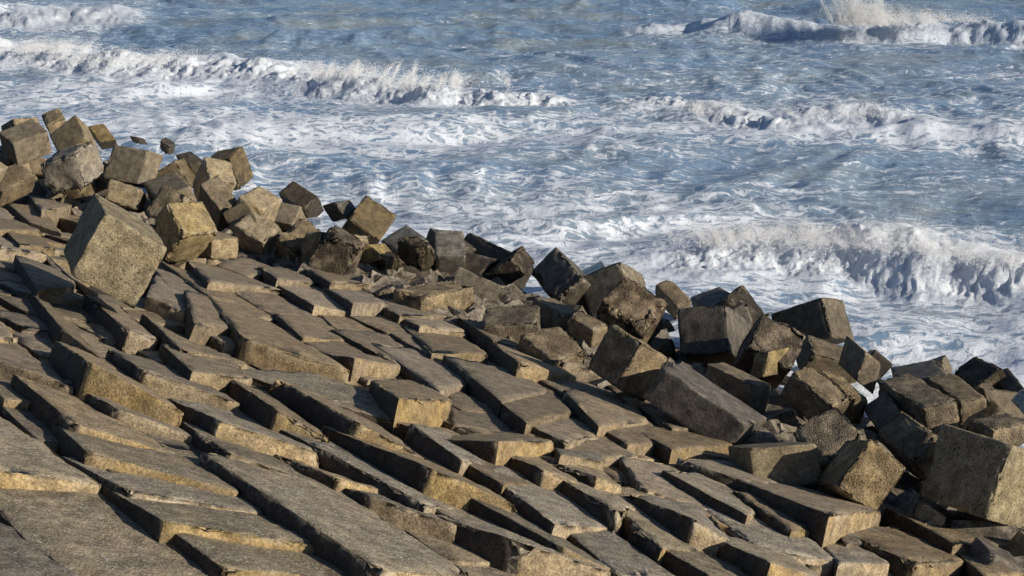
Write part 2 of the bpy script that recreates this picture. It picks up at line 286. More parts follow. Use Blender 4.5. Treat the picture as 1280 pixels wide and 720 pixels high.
FILL = [
[-5.48,9.957,4.895,-3.945,10.896,4.298,-3.189,9.658,4.384,-4.723,8.72,4.981],
[-2.801,11.595,3.958,-1.271,12.531,3.398,-0.514,11.294,3.497,-2.045,10.358,4.056],
[-3.902,10.922,4.298,-2.844,11.569,3.927,-2.087,10.332,4.006,-3.146,9.685,4.377],
[-1.228,12.557,3.417,0.15,13.399,2.92,0.906,12.162,3.031,-0.472,11.32,3.528],
[-4.978,11.963,4.473,-3.608,12.808,3.929,-2.847,11.573,3.941,-4.217,10.728,4.485],
[0.193,13.426,3.019,1.696,14.345,2.4,2.453,13.108,2.461,0.949,12.189,3.079],
[-6.381,11.097,4.884,-5.02,11.936,4.405,-4.259,10.702,4.487,-5.62,9.863,4.967],
[-1.183,14.303,3.125,0.051,15.065,2.695,0.812,13.83,2.744,-0.422,13.069,3.174],
[-6.744,12.498,4.811,-5.662,13.178,4.374,-4.891,11.95,4.4,-5.973,11.27,4.836],
[5.327,16.565,1.191,6.858,17.501,0.664,7.615,16.264,0.71,6.083,15.328,1.237],
[-7.035,14.087,4.655,-5.991,14.743,4.215,-5.219,13.515,4.271,-6.264,12.859,4.711],
[-1.422,15.842,2.968,0.045,16.764,2.44,0.817,15.536,2.461,-0.651,14.614,2.989],
[2.767,14.999,2.169,4.007,15.758,1.623,4.763,14.521,1.653,3.523,13.762,2.199],
[0.093,15.091,2.702,1.081,15.7,2.347,1.842,14.466,2.399,0.855,13.857,2.753],
[1.739,14.371,2.457,2.724,14.973,2.054,3.48,13.736,2.127,2.495,13.134,2.53],
[-3.565,12.834,4.034,-2.229,13.658,3.464,-1.468,12.424,3.553,-2.804,11.6,4.124],
[4.05,15.784,1.689,5.284,16.539,1.193,6.041,15.302,1.219,4.806,14.547,1.715],
[-2.186,13.685,3.467,-1.225,14.277,3.125,-0.464,13.043,3.213,-1.425,12.45,3.555],
[-5.62,13.205,4.424,-4.517,13.898,3.986,-3.745,12.67,4.036,-4.848,11.977,4.474],
[2.28,16.44,2.052,3.739,17.339,1.451,4.5,16.105,1.559,3.041,15.205,2.16],
[1.123,15.726,2.412,2.238,16.413,1.957,2.999,15.179,2.03,1.885,14.492,2.484],
[4.93,18.074,1.055,6.146,18.824,0.644,6.907,17.59,0.69,5.692,16.84,1.1],
[3.782,17.366,1.501,4.888,18.048,1.064,5.649,16.814,1.096,4.543,16.132,1.533],
[-7.56,16.842,4.296,-6.39,17.628,3.861,-5.581,16.425,3.911,-6.751,15.639,4.347],
[-7.065,15.652,4.456,-5.692,16.539,3.865,-4.906,15.32,3.919,-6.278,14.434,4.51],
[-7.578,18.305,4.071,-6.539,19.039,3.669,-5.702,17.855,3.725,-6.741,17.121,4.127],
[-8.892,19.212,4.297,-7.872,19.934,3.833,-7.035,18.75,3.849,-8.056,18.028,4.313],
[-8.888,17.379,4.602,-7.619,18.276,4.049,-6.782,17.092,4.085,-8.051,16.195,4.638],
[-9.106,21.942,3.826,-7.867,22.933,3.308,-6.961,21.801,3.314,-8.199,20.81,3.831],
[-8.829,20.701,3.949,-7.507,21.691,3.447,-6.637,20.531,3.502,-7.959,19.541,4.005],
[-3.525,17.938,3.129,-2.059,18.885,2.624,-1.272,17.666,2.712,-2.739,16.719,3.217],
[-4.938,18.605,3.376,-3.728,19.418,2.94,-2.919,18.214,2.978,-4.129,17.401,3.414],
[-6.886,20.63,3.523,-5.578,21.555,3.027,-4.741,20.371,3.04,-6.049,19.446,3.536],
[-6.349,17.656,3.948,-4.979,18.577,3.373,-4.171,17.373,3.462,-5.54,16.453,4.037],
[1.358,17.588,2.011,2.701,18.432,1.54,3.472,17.204,1.557,2.129,16.36,2.028],
[0.414,18.767,2.063,1.621,19.525,1.636,2.392,18.297,1.667,1.186,17.539,2.094],
[-4.586,17.253,3.578,-3.567,17.91,3.139,-2.781,16.692,3.208,-3.799,16.035,3.647],
[-5.65,16.566,3.944,-4.628,17.226,3.501,-3.841,16.008,3.536,-4.864,15.348,3.979],
[-2.929,14.895,3.478,-1.465,15.815,2.952,-0.693,14.587,2.979,-2.158,13.667,3.506],
[-3.686,19.446,2.983,-2.725,20.092,2.593,-1.916,18.889,2.648,-2.877,18.242,3.038],
[4.26,19.412,1.047,5.415,20.137,0.629,6.186,18.909,0.635,5.032,18.184,1.052],
[-2.116,17.177,2.989,-0.927,17.924,2.499,-0.155,16.697,2.541,-1.345,15.949,3.031],
[-6.499,19.068,3.656,-5.494,19.777,3.302,-4.657,18.593,3.396,-5.662,17.883,3.75],
[-9.066,15.83,4.83,-7.602,16.814,4.279,-6.793,15.611,4.309,-8.257,14.627,4.86],
[0.088,16.79,2.533,1.316,17.562,2.009,2.087,16.334,2.01,0.859,15.563,2.534],
[-6.546,22.413,3.112,-5.132,23.473,2.595,-4.262,22.313,2.661,-5.676,21.253,3.179],
[-7.828,22.964,3.374,-6.676,23.887,2.871,-5.77,22.755,2.891,-6.922,21.832,3.394],
[-4.193,22.534,2.559,-2.994,23.381,2.119,-2.157,22.197,2.155,-3.356,21.35,2.596],
[-8.068,15.004,4.779,-7.107,15.625,4.348,-6.32,14.407,4.45,-7.282,13.786,4.881],
[-10.213,21.055,4.201,-9.145,21.911,3.778,-8.238,20.779,3.857,-9.307,19.923,4.28],
[-9.826,19.953,4.355,-8.869,20.671,3.935,-7.999,19.511,3.993,-8.956,18.793,4.412],
[-10.787,25.474,3.472,-9.724,26.455,3.047,-8.741,25.389,3.048,-9.804,24.408,3.473],
[-5.948,14.77,4.221,-4.67,15.573,3.768,-3.898,14.345,3.774,-5.177,13.542,4.226],
[-2.017,18.912,2.684,-0.818,19.686,2.2,-0.032,18.467,2.297,-1.23,17.693,2.781],
[-0.884,17.951,2.511,0.372,18.74,2.059,1.143,17.512,2.169,-0.113,16.723,2.62],
[-0.776,19.713,2.266,0.608,20.606,1.713,1.394,19.388,1.799,0.01,18.495,2.351],
[2.743,18.459,1.642,4.218,19.385,1.026,4.989,18.157,1.051,3.515,17.231,1.668],
[-4.185,20.703,2.959,-2.973,21.559,2.416,-2.136,20.375,2.413,-3.348,19.519,2.957],
[-7.467,21.721,3.494,-6.586,22.383,3.116,-5.716,21.223,3.199,-6.597,20.561,3.577],
[-5.453,19.806,3.407,-4.226,20.674,2.856,-3.389,19.49,2.967,-4.616,18.622,3.518],
[-10.21,22.459,4.015,-9.31,23.233,3.575,-8.364,22.134,3.643,-9.264,21.36,4.083],
[-7.831,19.963,3.957,-6.927,20.602,3.501,-6.09,19.418,3.504,-6.994,18.779,3.96],
[-2.932,21.588,2.461,-1.599,22.53,1.933,-0.762,21.346,2.001,-2.095,20.404,2.529],
[-3.467,16.328,3.495,-2.159,17.151,2.917,-1.387,15.923,2.983,-2.696,15.101,3.561],
[-11.553,26.397,3.476,-10.651,27.283,3.072,-9.635,26.249,3.07,-10.537,25.362,3.473],
[-10.615,27.318,3.101,-9.464,28.449,2.595,-8.448,27.414,2.612,-9.599,26.284,3.117],
[-5.537,21.584,3.037,-4.234,22.505,2.555,-3.397,21.321,2.604,-4.7,20.4,3.087],
[-11.099,23.144,3.999,-10.226,23.95,3.64,-9.243,22.885,3.713,-10.116,22.079,4.072],
[-6.637,23.918,2.912,-5.54,24.796,2.453,-4.634,23.664,2.527,-5.731,22.786,2.986],
[-8.266,24.133,3.252,-7.152,25.091,2.757,-6.206,23.992,2.842,-7.32,23.034,3.336],
[-2.953,23.41,2.174,-1.98,24.098,1.763,-1.143,22.913,1.817,-2.116,22.226,2.228],
[0.65,20.633,1.767,1.626,21.264,1.365,2.413,20.046,1.403,1.436,19.415,1.805],
[-5.092,23.503,2.694,-4.0,24.322,2.188,-3.13,23.162,2.285,-4.222,22.343,2.79],
[-9.058,25.028,3.246,-7.893,26.104,2.729,-6.909,25.038,2.774,-8.074,23.963,3.291],
[-9.272,23.266,3.653,-8.304,24.1,3.193,-7.358,23.001,3.299,-8.326,22.167,3.758],
[-7.114,25.124,2.743,-5.862,26.202,2.269,-4.916,25.103,2.32,-6.168,24.025,2.794],
[-2.683,20.12,2.677,-1.274,21.067,2.091,-0.465,19.864,2.188,-1.874,18.917,2.773],
[-9.688,26.488,3.059,-8.423,27.656,2.539,-7.439,26.59,2.584,-8.704,25.423,3.104],
[-10.19,23.984,3.761,-9.095,24.995,3.198,-8.111,23.929,3.286,-9.206,22.919,3.849],
[-11.549,28.201,3.093,-10.616,29.166,2.682,-9.573,28.158,2.718,-10.506,27.193,3.129],
[-12.679,27.032,3.66,-11.584,28.165,3.081,-10.541,27.157,3.112,-11.636,26.024,3.691],
[-11.933,24.416,3.95,-10.824,25.44,3.477,-9.841,24.374,3.569,-10.95,23.35,4.042],
[-12.681,25.288,3.936,-11.588,26.362,3.45,-10.572,25.327,3.461,-11.665,24.254,3.947],
[-13.146,30.657,2.914,-12.225,31.647,2.481,-11.163,30.658,2.484,-12.085,29.669,2.917],
[-4.474,13.924,3.994,-2.971,14.868,3.463,-2.2,13.641,3.485,-3.703,12.697,4.017],
[-0.024,21.907,1.748,1.422,22.879,1.159,2.231,21.676,1.178,0.785,20.704,1.767],
[-11.301,21.52,4.457,-10.247,22.427,3.929,-9.301,21.328,3.928,-10.355,20.421,4.455],
[-3.69,29.982,1.195,-2.412,31.162,0.605,-1.429,30.097,0.622,-2.707,28.917,1.208],
[-12.941,28.676,3.345,-11.721,29.986,2.732,-10.66,28.998,2.797,-11.88,27.688,3.411],
[-1.232,21.095,2.148,-0.065,21.879,1.673,0.743,20.676,1.783,-0.423,19.892,2.258],
[-11.687,30.023,2.779,-10.762,31.016,2.328,-9.701,30.028,2.367,-10.626,29.035,2.819],
[-1.94,24.126,1.765,-1.015,24.78,1.423,-0.178,23.596,1.524,-1.103,22.942,1.865],
[-4.543,29.196,1.496,-3.727,29.949,1.102,-2.744,28.883,1.096,-3.56,28.13,1.49],
[1.669,21.291,1.354,2.729,21.976,0.988,3.515,20.757,1.003,2.455,20.073,1.369],
[2.946,20.357,1.303,4.439,21.295,0.681,5.21,20.067,0.771,3.717,19.13,1.394],
[1.463,22.907,1.276,2.78,23.791,0.69,3.588,22.588,0.791,2.272,21.703,1.377],
[-15.714,34.265,2.718,-14.593,35.528,2.108,-13.509,34.566,2.119,-14.63,33.303,2.729],
[-4.627,15.6,3.893,-3.51,16.302,3.375,-2.738,15.074,3.493,-3.856,14.372,4.011],
[-1.558,22.559,1.994,-0.428,23.358,1.522,0.409,22.174,1.62,-0.721,21.375,2.093],
[-14.014,29.725,3.25,-13.18,30.62,2.884,-12.119,29.632,2.963,-12.953,28.737,3.33],
[-7.674,30.208,1.885,-6.744,31.122,1.5,-5.727,30.088,1.499,-6.658,29.174,1.884],
[-9.878,18.516,4.645,-8.933,19.184,4.206,-8.096,18.0,4.322,-9.041,17.332,4.76],
[-14.016,31.787,2.894,-13.014,32.89,2.37,-11.941,31.915,2.419,-12.942,30.812,2.943],
[-14.944,37.388,1.78,-14.153,38.282,1.433,-13.067,37.32,1.467,-13.859,36.426,1.815],
[-14.56,35.565,2.109,-13.386,36.888,1.586,-12.302,35.926,1.655,-13.476,34.603,2.178],
[-9.429,28.484,2.582,-8.64,29.258,2.263,-7.624,28.224,2.377,-8.412,27.449,2.696],
[-16.805,39.826,1.654,-15.727,41.036,1.142,-14.644,40.071,1.167,-15.723,38.861,1.678],
[-3.96,24.352,2.294,-2.853,25.182,1.777,-1.983,24.022,1.82,-3.09,23.192,2.337],
[-11.068,32.889,2.011,-9.877,34.167,1.493,-8.816,33.179,1.543,-10.007,31.901,2.061],
[-12.243,38.177,1.093,-11.06,39.509,0.599,-9.975,38.547,0.622,-11.158,37.214,1.116],
[0.705,24.159,1.158,1.938,25.03,0.69,2.774,23.846,0.773,1.542,22.975,1.241],
[-13.768,27.788,3.632,-12.975,28.639,3.26,-11.914,27.651,3.298,-12.707,26.8,3.671],
[-18.744,42.181,1.544,-17.713,43.326,1.033,-16.635,42.356,1.047,-17.666,41.211,1.559],
[-18.704,39.97,1.974,-17.524,41.286,1.432,-16.444,40.318,1.472,-17.625,39.002,2.014],
[-14.961,30.746,3.233,-14.049,31.75,2.812,-12.976,30.775,2.871,-13.888,29.771,3.293],
[-9.693,32.164,1.953,-8.497,33.449,1.374,-7.435,32.461,1.372,-8.632,31.176,1.952],
[1.663,19.552,1.716,2.904,20.331,1.201,3.675,19.103,1.243,2.435,18.324,1.758],
[-9.901,36.318,1.103,-8.966,37.348,0.646,-7.893,36.373,0.655,-8.828,35.344,1.112],
[-16.171,36.004,2.326,-14.978,37.351,1.79,-13.892,36.389,1.87,-15.086,35.042,2.406],
[-13.957,34.017,2.421,-12.917,35.181,1.862,-11.836,34.214,1.907,-12.876,33.051,2.465],
[-19.049,44.083,1.141,-18.007,45.241,0.681,-16.929,44.271,0.724,-17.972,43.113,1.184],
[-10.728,31.052,2.427,-9.727,32.127,1.892,-8.666,31.139,1.904,-9.667,30.064,2.439],
[-5.501,24.827,2.511,-4.342,25.754,2.013,-3.436,24.622,2.053,-4.595,23.695,2.552],
[-15.002,32.849,2.801,-13.99,33.98,2.325,-12.909,33.013,2.413,-13.921,31.882,2.889],
[-4.303,25.786,2.042,-3.045,26.793,1.536,-2.139,25.661,1.614,-3.397,24.654,2.12],
[-0.387,23.387,1.572,0.665,24.13,1.137,1.501,22.946,1.213,0.449,22.202,1.648],
[-8.838,31.005,2.062,-7.736,32.145,1.493,-6.694,31.137,1.538,-7.795,29.998,2.107],
[-7.611,34.4,1.1,-6.727,35.349,0.636,-5.666,34.361,0.639,-6.55,33.412,1.102],
[-7.304,28.689,2.141,-6.252,29.66,1.691,-5.268,28.594,1.747,-6.32,27.623,2.197],
[-16.414,42.523,0.961,-15.553,43.483,0.603,-14.474,42.515,0.668,-15.335,41.555,1.026],
[-15.116,39.456,1.444,-14.345,40.326,1.031,-13.26,39.364,1.148,-14.031,38.494,1.562],
[-3.476,28.256,1.372,-2.282,29.284,0.913,-1.336,28.185,0.977,-2.53,27.157,1.436],
[-2.244,29.317,0.978,-1.396,30.046,0.597,-0.45,28.948,0.611,-1.298,28.218,0.99],
[-2.813,25.212,1.84,-1.888,25.906,1.431,-1.018,24.746,1.506,-1.943,24.052,1.915],
[-8.924,35.191,1.115,-7.996,36.188,0.7,-6.935,35.2,0.726,-7.863,34.203,1.141],
[-16.2,38.233,1.878,-15.149,39.419,1.379,-14.064,38.457,1.451,-15.115,37.271,1.95],
[-8.463,33.486,1.365,-7.645,34.363,1.015,-6.584,33.375,1.084,-7.401,32.497,1.434],
[-12.883,35.218,1.874,-12.109,36.085,1.514,-11.028,35.118,1.589,-11.802,34.252,1.949],
[-20.025,42.998,1.661,-19.083,44.046,1.142,-18.005,43.076,1.155,-18.948,42.028,1.674],
[-0.895,26.651,1.102,0.324,27.565,0.643,1.194,26.405,0.742,-0.025,25.491,1.201],
[-3.006,26.824,1.59,-1.666,27.896,1.029,-0.76,26.764,1.109,-2.1,25.692,1.67],
[-17.49,41.323,1.474,-16.448,42.486,0.97,-15.368,41.518,1.078,-16.411,40.355,1.583],
[-8.605,29.294,2.284,-7.709,30.173,1.889,-6.693,29.139,1.915,-7.588,28.259,2.31],
[-10.953,37.377,1.059,-9.988,38.457,0.615,-8.907,37.49,0.671,-9.872,36.411,1.115],
[-9.767,30.044,2.333,-8.872,30.969,1.962,-7.83,29.962,2.07,-8.725,29.036,2.441],
[-5.639,32.207,1.158,-4.457,33.368,0.599,-3.441,32.334,0.703,-4.623,31.173,1.262]]
CUBES = [
['plain', 'flat grey cube at the far top left end of the block pile', [-15.192, 48.19, 1.547, -0.602, 0.632, -0.347, 0.637, 0.591, -0.042, 0.128, -0.183, -0.557]],
['plain', 'small brown cube behind the pale-fronted cube at the pile top', [-14.912, 50.646, 0.871, -0.409, 0.837, 0.256, 0.567, 0.213, 0.208, 0.188, 0.353, -0.84]],
['smooth', 'pale-fronted cube with grey top at the upper left of the pile', [-13.139, 41.543, 2.032, -0.559, 0.592, 0.211, 0.758, 0.623, 0.259, 0.005, 0.268, -0.672]],
['smooth', 'tall leaning grey-faced cube with pointed top on the left skyline', [-12.099, 44.863, 1.597, -0.457, 0.701, 0.526, -0.753, -0.112, -0.584, 0.216, 0.49, -0.441]],
['ochre', 'small ochre-faced cube just right of the tall pointed cube', [-13.483, 51.647, 0.147, -0.435, 0.231, 0.501, 0.485, 0.18, 0.059, -0.139, 0.717, -0.393]],
['layered', 'cube with pale eroded layered face and smooth brown side', [-10.705, 39.533, 1.317, -0.249, -0.053, 0.867, -1.049, 0.227, -0.336, 0.224, 1.205, 0.159]],
['smooth', 'square dark-fronted cube with narrow ochre side on left skyline', [-9.422, 40.975, 1.983, -1.023, 0.382, 0.069, -0.276, -0.35, -0.827, 0.212, 0.646, -0.287]],
['dark', 'small dark rock poking up against the surf at left', [-12.594, 53.762, -0.311, -0.33, 0.057, 0.044, 0.061, 0.613, -0.16, -0.147, 0.053, 0.225]],
['smooth', 'dark smooth diamond-faced cube below the square dark-fronted cube', [-8.811, 38.785, 1.192, -0.717, 1.614, 0.056, 0.795, 0.321, 0.244, 0.302, 0.15, -0.995]],
['plain', 'narrow upright block edge leaning beside the smooth diamond-faced cube', [-9.572, 46.763, -0.229, -0.478, 0.159, 0.757, 0.086, 0.967, -0.149, -0.827, -0.007, -0.52]],
['smooth', 'greenish grey block wedged behind the giant cube at left', [-9.289, 39.344, 1.322, -0.823, 0.01, 0.275, -0.1, -0.239, -0.511, -0.113, 0.927, -0.405]],
['rough', 'rough crumbling brown block right of the giant cube', [-7.332, 33.337, 1.823, -0.637, 0.451, 0.179, 0.365, 0.278, 0.596, 0.344, 0.707, -0.539]],
['ochre', 'tan wedge-shaped cube in front of the pale-topped sloping cube', [-5.765, 30.775, 2.321, -0.402, 0.406, 0.565, -0.563, -0.729, 0.118, -0.585, 0.344, -0.662]],
['smooth', 'pale-topped sloping cube with a black left side', [-6.708, 35.931, 1.51, -0.524, 0.382, 0.585, 0.372, 0.31, 0.165, -0.249, 0.69, -0.686]],
['ochre', 'olive-faced square cube on the left skyline beside surf', [-7.799, 40.363, 1.361, -0.248, 0.768, 0.433, 0.653, 0.344, -0.222, -0.426, 0.307, -0.785]],
['rough', 'rough brown cube left of the olive-faced cube on skyline', [-9.818, 47.634, 0.219, -0.597, 0.949, 0.138, 0.463, 0.209, 0.081, 0.213, 0.185, -0.454]],
['rough', 'broken block with ochre face at the seaward end of left skyline', [-8.544, 49.343, -0.935, -0.302, -0.145, 1.055, 0.308, 0.929, 0.22, -0.898, 0.347, -0.209]],
['dark', 'low brown block at the waterline behind the left skyline cubes', [-11.529, 52.914, -0.571, -0.346, 0.102, 0.185, 0.082, 0.496, 0.018, 0.074, -0.089, 0.372]],
['rough', 'dark rough-topped cube with ochre front at the left frame edge', [-12.131, 37.21, 1.696, -0.575, 0.248, 0.297, 0.575, 1.012, 0.198, -0.205, 0.217, -0.48]],
['plain', 'cube corner cut off by the left frame edge under the pale-fronted cube', [-10.122, 31.621, 3.462, -0.374, 0.047, 0.261, -0.109, -0.634, -0.046, -0.462, 0.131, -0.675]],
['smooth', 'cube with dark front and thin sunlit sloping right edge', [-6.097, 35.755, 1.843, -0.555, -0.002, -0.305, 0.561, 1.108, -0.86, 0.339, -0.476, -0.402]],
['ochre', 'tan-faced square cube behind the dark cube with thin lit edge', [-5.731, 35.803, 1.573, -0.574, 0.224, 0.293, 0.363, 0.827, 0.094, -0.332, 0.243, -0.835]],
['smooth', 'shadowed cube with a small lit triangular side below the dark roof-shaped cube', [-5.324, 39.377, 0.861, -0.898, 0.303, 0.112, -0.188, -0.408, -0.393, 0.112, 0.56, -0.604]],
['dark', 'dark roof-shaped cube sloping toward the water at left', [-6.064, 45.468, -0.672, 0.399, 0.309, 0.325, -0.814, 0.508, 0.393, 0.094, 0.598, -0.566]],
['wet', 'low wet grey block at the waterline left of the olive diamond cube', [-4.81, 41.583, -0.1, -0.285, 0.181, 0.418, 0.394, -0.252, 0.17, 0.359, 0.521, -0.066]],
['ochre', 'large olive diamond-faced cube standing against the surf', [-3.481, 40.902, -0.45, -0.821, 0.048, 0.596, 0.438, 0.701, 0.548, -0.383, 0.696, -0.584]],
['wet', 'smooth wet grey cube right beside the olive diamond cube', [-2.566, 36.091, 0.452, -0.558, 0.736, 0.164, 0.592, 0.384, 0.312, 0.221, 0.36, -0.859]],
['rough', 'crumbling tan-topped cube with a shadowed right side', [-4.817, 34.52, 0.937, -0.491, 0.241, 0.284, 0.54, 0.642, 0.346, -0.148, 0.45, -0.587]],
['rough', 'granular sunlit cube face rounded at its right end', [-4.414, 33.89, 0.716, 0.275, 0.127, 0.805, 0.975, 1.251, -0.376, -0.44, 0.315, -0.073]],
['pebble', 'brown pebbly block below the olive diamond cube', [-3.266, 33.28, 1.351, -0.778, 0.15, 0.383, 0.13, 0.965, -0.114, -0.435, -0.043, -0.866]],
['ochre', 'tan-topped block with dark front under the brown pebbly block', [-2.933, 34.882, 0.679, -0.32, 0.134, 0.315, -0.417, 0.072, -0.183, 0.287, 1.019, -0.239]],
['pebble', 'low mound of crumbled brown concrete beside the granular lit cube', [-2.889, 34.812, 0.394, -0.459, 0.605, -0.0, 0.493, 0.381, -0.105, 0.028, 0.023, 0.344]],
['pebble', 'small dark rough cube left of the dark roof-like blocks', [-1.97, 33.753, 0.663, -0.075, -0.063, 0.573, -0.555, 0.762, 0.021, 0.361, 0.271, 0.03]],
['dark', 'brown block squeezed between the wet grey cube and the dark blocks', [-1.759, 36.741, 0.132, -0.429, 0.767, 0.17, 0.205, -0.007, 0.468, 0.768, 0.503, -0.324]],
['plain', 'flat-topped block with black front below the thin-edged dark cube', [-5.595, 34.838, 1.053, -0.707, 0.299, 0.352, 0.348, 0.484, 0.274, -0.116, 0.45, -0.601]],
['plain', 'low block with half-lit front right of the giant cube', [-6.087, 31.476, 1.987, -0.617, 0.574, 0.045, 0.46, 0.511, -0.079, -0.041, -0.009, -0.439]],
['giant', 'giant tilted cube with pitted sunlit face towering over the slabs at left', [-5.892, 22.569, 4.673, -0.557, 1.573, -0.039, 0.819, 0.271, -0.624, -0.501, -0.22, -0.886]],
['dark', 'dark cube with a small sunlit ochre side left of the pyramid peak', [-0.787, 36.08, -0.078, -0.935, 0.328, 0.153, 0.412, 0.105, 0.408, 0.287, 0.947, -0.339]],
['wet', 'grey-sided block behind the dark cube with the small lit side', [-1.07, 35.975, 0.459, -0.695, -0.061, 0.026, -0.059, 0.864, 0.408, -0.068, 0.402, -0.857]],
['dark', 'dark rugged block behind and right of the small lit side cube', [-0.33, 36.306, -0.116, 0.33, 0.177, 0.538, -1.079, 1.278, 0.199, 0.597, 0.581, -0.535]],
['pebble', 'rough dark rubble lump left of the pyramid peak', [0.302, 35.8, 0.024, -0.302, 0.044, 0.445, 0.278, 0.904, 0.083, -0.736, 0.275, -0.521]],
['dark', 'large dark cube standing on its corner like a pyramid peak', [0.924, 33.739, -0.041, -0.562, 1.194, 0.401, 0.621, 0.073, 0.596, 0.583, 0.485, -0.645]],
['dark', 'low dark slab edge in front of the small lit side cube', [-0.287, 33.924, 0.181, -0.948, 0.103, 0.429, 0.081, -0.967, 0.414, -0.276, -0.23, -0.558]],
['smooth', 'cube with smooth dark left face and tan top right of the pyramid peak', [2.363, 33.937, 0.899, -0.874, 0.289, -0.473, 0.595, 0.873, -0.543, 0.223, -0.596, -0.731]],
['pebble', 'brown pebble-faced diamond cube in front of the smooth dark-faced cube', [2.502, 28.919, 0.84, -0.863, 0.448, 0.42, 0.57, 0.72, 0.4, -0.115, 0.546, -0.82]],
['plain', 'small block with lit right side behind the pebble-faced diamond cube', [3.792, 35.221, -0.558, -0.467, 0.562, 0.395, 0.361, 0.181, 0.11, 0.028, 0.378, -0.473]],
['wet', 'flat grey block at the surf edge behind the smooth dark-faced cube', [1.677, 36.904, -0.333, -0.042, 0.734, -0.038, 0.549, 0.045, 0.276, 0.329, -0.015, -0.651]],
['rough', 'sunlit golden granular boulder block in the middle of the slope', [-0.56, 28.492, 1.093, 0.04, 0.981, 0.096, 1.043, -0.05, 0.074, 0.074, 0.093, -0.983]],
['rough', 'rounded brown worn block just right of the golden granular block', [0.733, 26.483, 1.063, -0.591, 0.645, 0.307, 0.694, 0.643, -0.01, -0.227, 0.231, -0.92]],
['plain', 'grey-topped block behind the rounded brown worn block', [1.522, 28.895, 0.895, -0.483, 0.547, 0.134, 0.332, 0.308, 0.003, -0.017, 0.082, -0.413]],
['plain', 'flat grey tilted block in front of the pyramid peak cube', [0.983, 30.104, 0.828, -0.579, 0.967, 0.073, 0.437, 0.267, -0.081, 0.006, 0.015, -0.6]],
['rough', 'large dark rounded boulder-like cube with crumbling lit right edge', [2.113, 24.762, 1.986, -0.463, 0.717, 0.111, -0.421, -0.176, -0.712, 0.541, 0.425, -0.458]],
['dark', 'long bar-shaped block with pale blue-grey top and black side', [3.647, 23.188, 1.158, -1.275, 0.793, 0.666, 0.453, 0.931, -0.245, -0.294, 0.003, -0.523]],
['plain', 'shorter bar-shaped block lying behind the long bar-shaped block', [4.096, 25.688, 0.919, -0.705, 0.841, 0.11, 0.371, 0.326, -0.097, -0.071, -0.019, -0.595]],
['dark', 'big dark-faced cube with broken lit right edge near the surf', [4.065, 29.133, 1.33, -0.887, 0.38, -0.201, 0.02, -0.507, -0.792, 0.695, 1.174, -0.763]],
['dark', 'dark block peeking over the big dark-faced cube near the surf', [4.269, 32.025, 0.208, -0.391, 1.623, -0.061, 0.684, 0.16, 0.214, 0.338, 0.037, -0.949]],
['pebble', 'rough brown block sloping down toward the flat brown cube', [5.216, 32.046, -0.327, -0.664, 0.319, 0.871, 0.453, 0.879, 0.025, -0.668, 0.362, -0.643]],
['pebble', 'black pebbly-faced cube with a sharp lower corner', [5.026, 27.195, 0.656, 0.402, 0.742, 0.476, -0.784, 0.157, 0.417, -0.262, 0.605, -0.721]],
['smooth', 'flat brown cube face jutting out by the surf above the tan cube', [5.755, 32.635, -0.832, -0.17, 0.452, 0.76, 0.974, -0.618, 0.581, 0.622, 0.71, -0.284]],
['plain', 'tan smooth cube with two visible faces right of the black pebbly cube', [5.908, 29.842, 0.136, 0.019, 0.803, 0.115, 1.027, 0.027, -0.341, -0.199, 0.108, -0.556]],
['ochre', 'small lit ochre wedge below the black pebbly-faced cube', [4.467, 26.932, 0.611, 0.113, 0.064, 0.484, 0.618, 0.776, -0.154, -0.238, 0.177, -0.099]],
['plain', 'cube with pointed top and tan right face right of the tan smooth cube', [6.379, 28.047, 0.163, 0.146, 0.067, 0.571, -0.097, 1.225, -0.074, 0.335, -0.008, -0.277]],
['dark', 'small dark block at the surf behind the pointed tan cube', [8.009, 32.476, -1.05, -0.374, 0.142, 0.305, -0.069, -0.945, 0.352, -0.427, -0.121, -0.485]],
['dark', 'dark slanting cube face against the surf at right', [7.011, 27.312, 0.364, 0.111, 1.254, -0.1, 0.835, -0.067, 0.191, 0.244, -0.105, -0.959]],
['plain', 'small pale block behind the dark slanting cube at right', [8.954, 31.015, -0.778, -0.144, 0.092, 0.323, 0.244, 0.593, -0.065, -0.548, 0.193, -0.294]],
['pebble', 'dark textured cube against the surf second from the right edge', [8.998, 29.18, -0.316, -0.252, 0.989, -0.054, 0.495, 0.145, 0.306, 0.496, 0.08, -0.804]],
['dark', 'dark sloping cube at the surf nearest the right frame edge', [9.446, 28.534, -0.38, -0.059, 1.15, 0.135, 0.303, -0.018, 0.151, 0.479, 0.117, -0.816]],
['plain', 'pale tan wedge block below the dark textured cube at right', [9.032, 27.735, -0.273, -0.391, 0.321, 0.382, 0.444, 0.834, -0.24, -0.61, 0.118, -0.719]],
['plain', 'grey flat-topped block right of the big rough-topped cube', [7.795, 26.178, 0.433, -0.321, 1.124, 0.087, 0.501, 0.134, 0.036, 0.069, 0.062, -0.581]],
['rough', 'big rough-topped cube with black left face at the right of the slope', [6.766, 24.738, 0.848, -0.471, 1.547, -0.018, 0.618, 0.181, 0.074, 0.129, 0.024, -0.707]],
['rough', 'cube with black crumbling left face and pale sloping top', [5.277, 24.594, 0.925, -0.621, 0.549, 0.433, 0.426, 0.519, -0.032, -0.191, 0.15, -0.494]],
['rough', 'long sloping rough block beside the pale sloping topped cube', [5.877, 25.749, 0.626, -0.486, 0.745, 0.293, 0.319, 0.261, -0.095, -0.186, 0.092, -0.619]],
['rough', 'flat rough grey block below the black crumbling cube', [4.563, 22.069, 0.959, -0.325, 0.705, 0.273, 0.683, 0.178, 0.358, 0.278, 0.414, -0.737]],
['ochre', 'half-shadowed olive-fronted block lying left of the pitted leaning cube', [3.368, 21.228, 1.548, -0.181, 0.988, -0.355, 1.0, 0.184, 0.003, 0.081, -0.195, -0.562]],
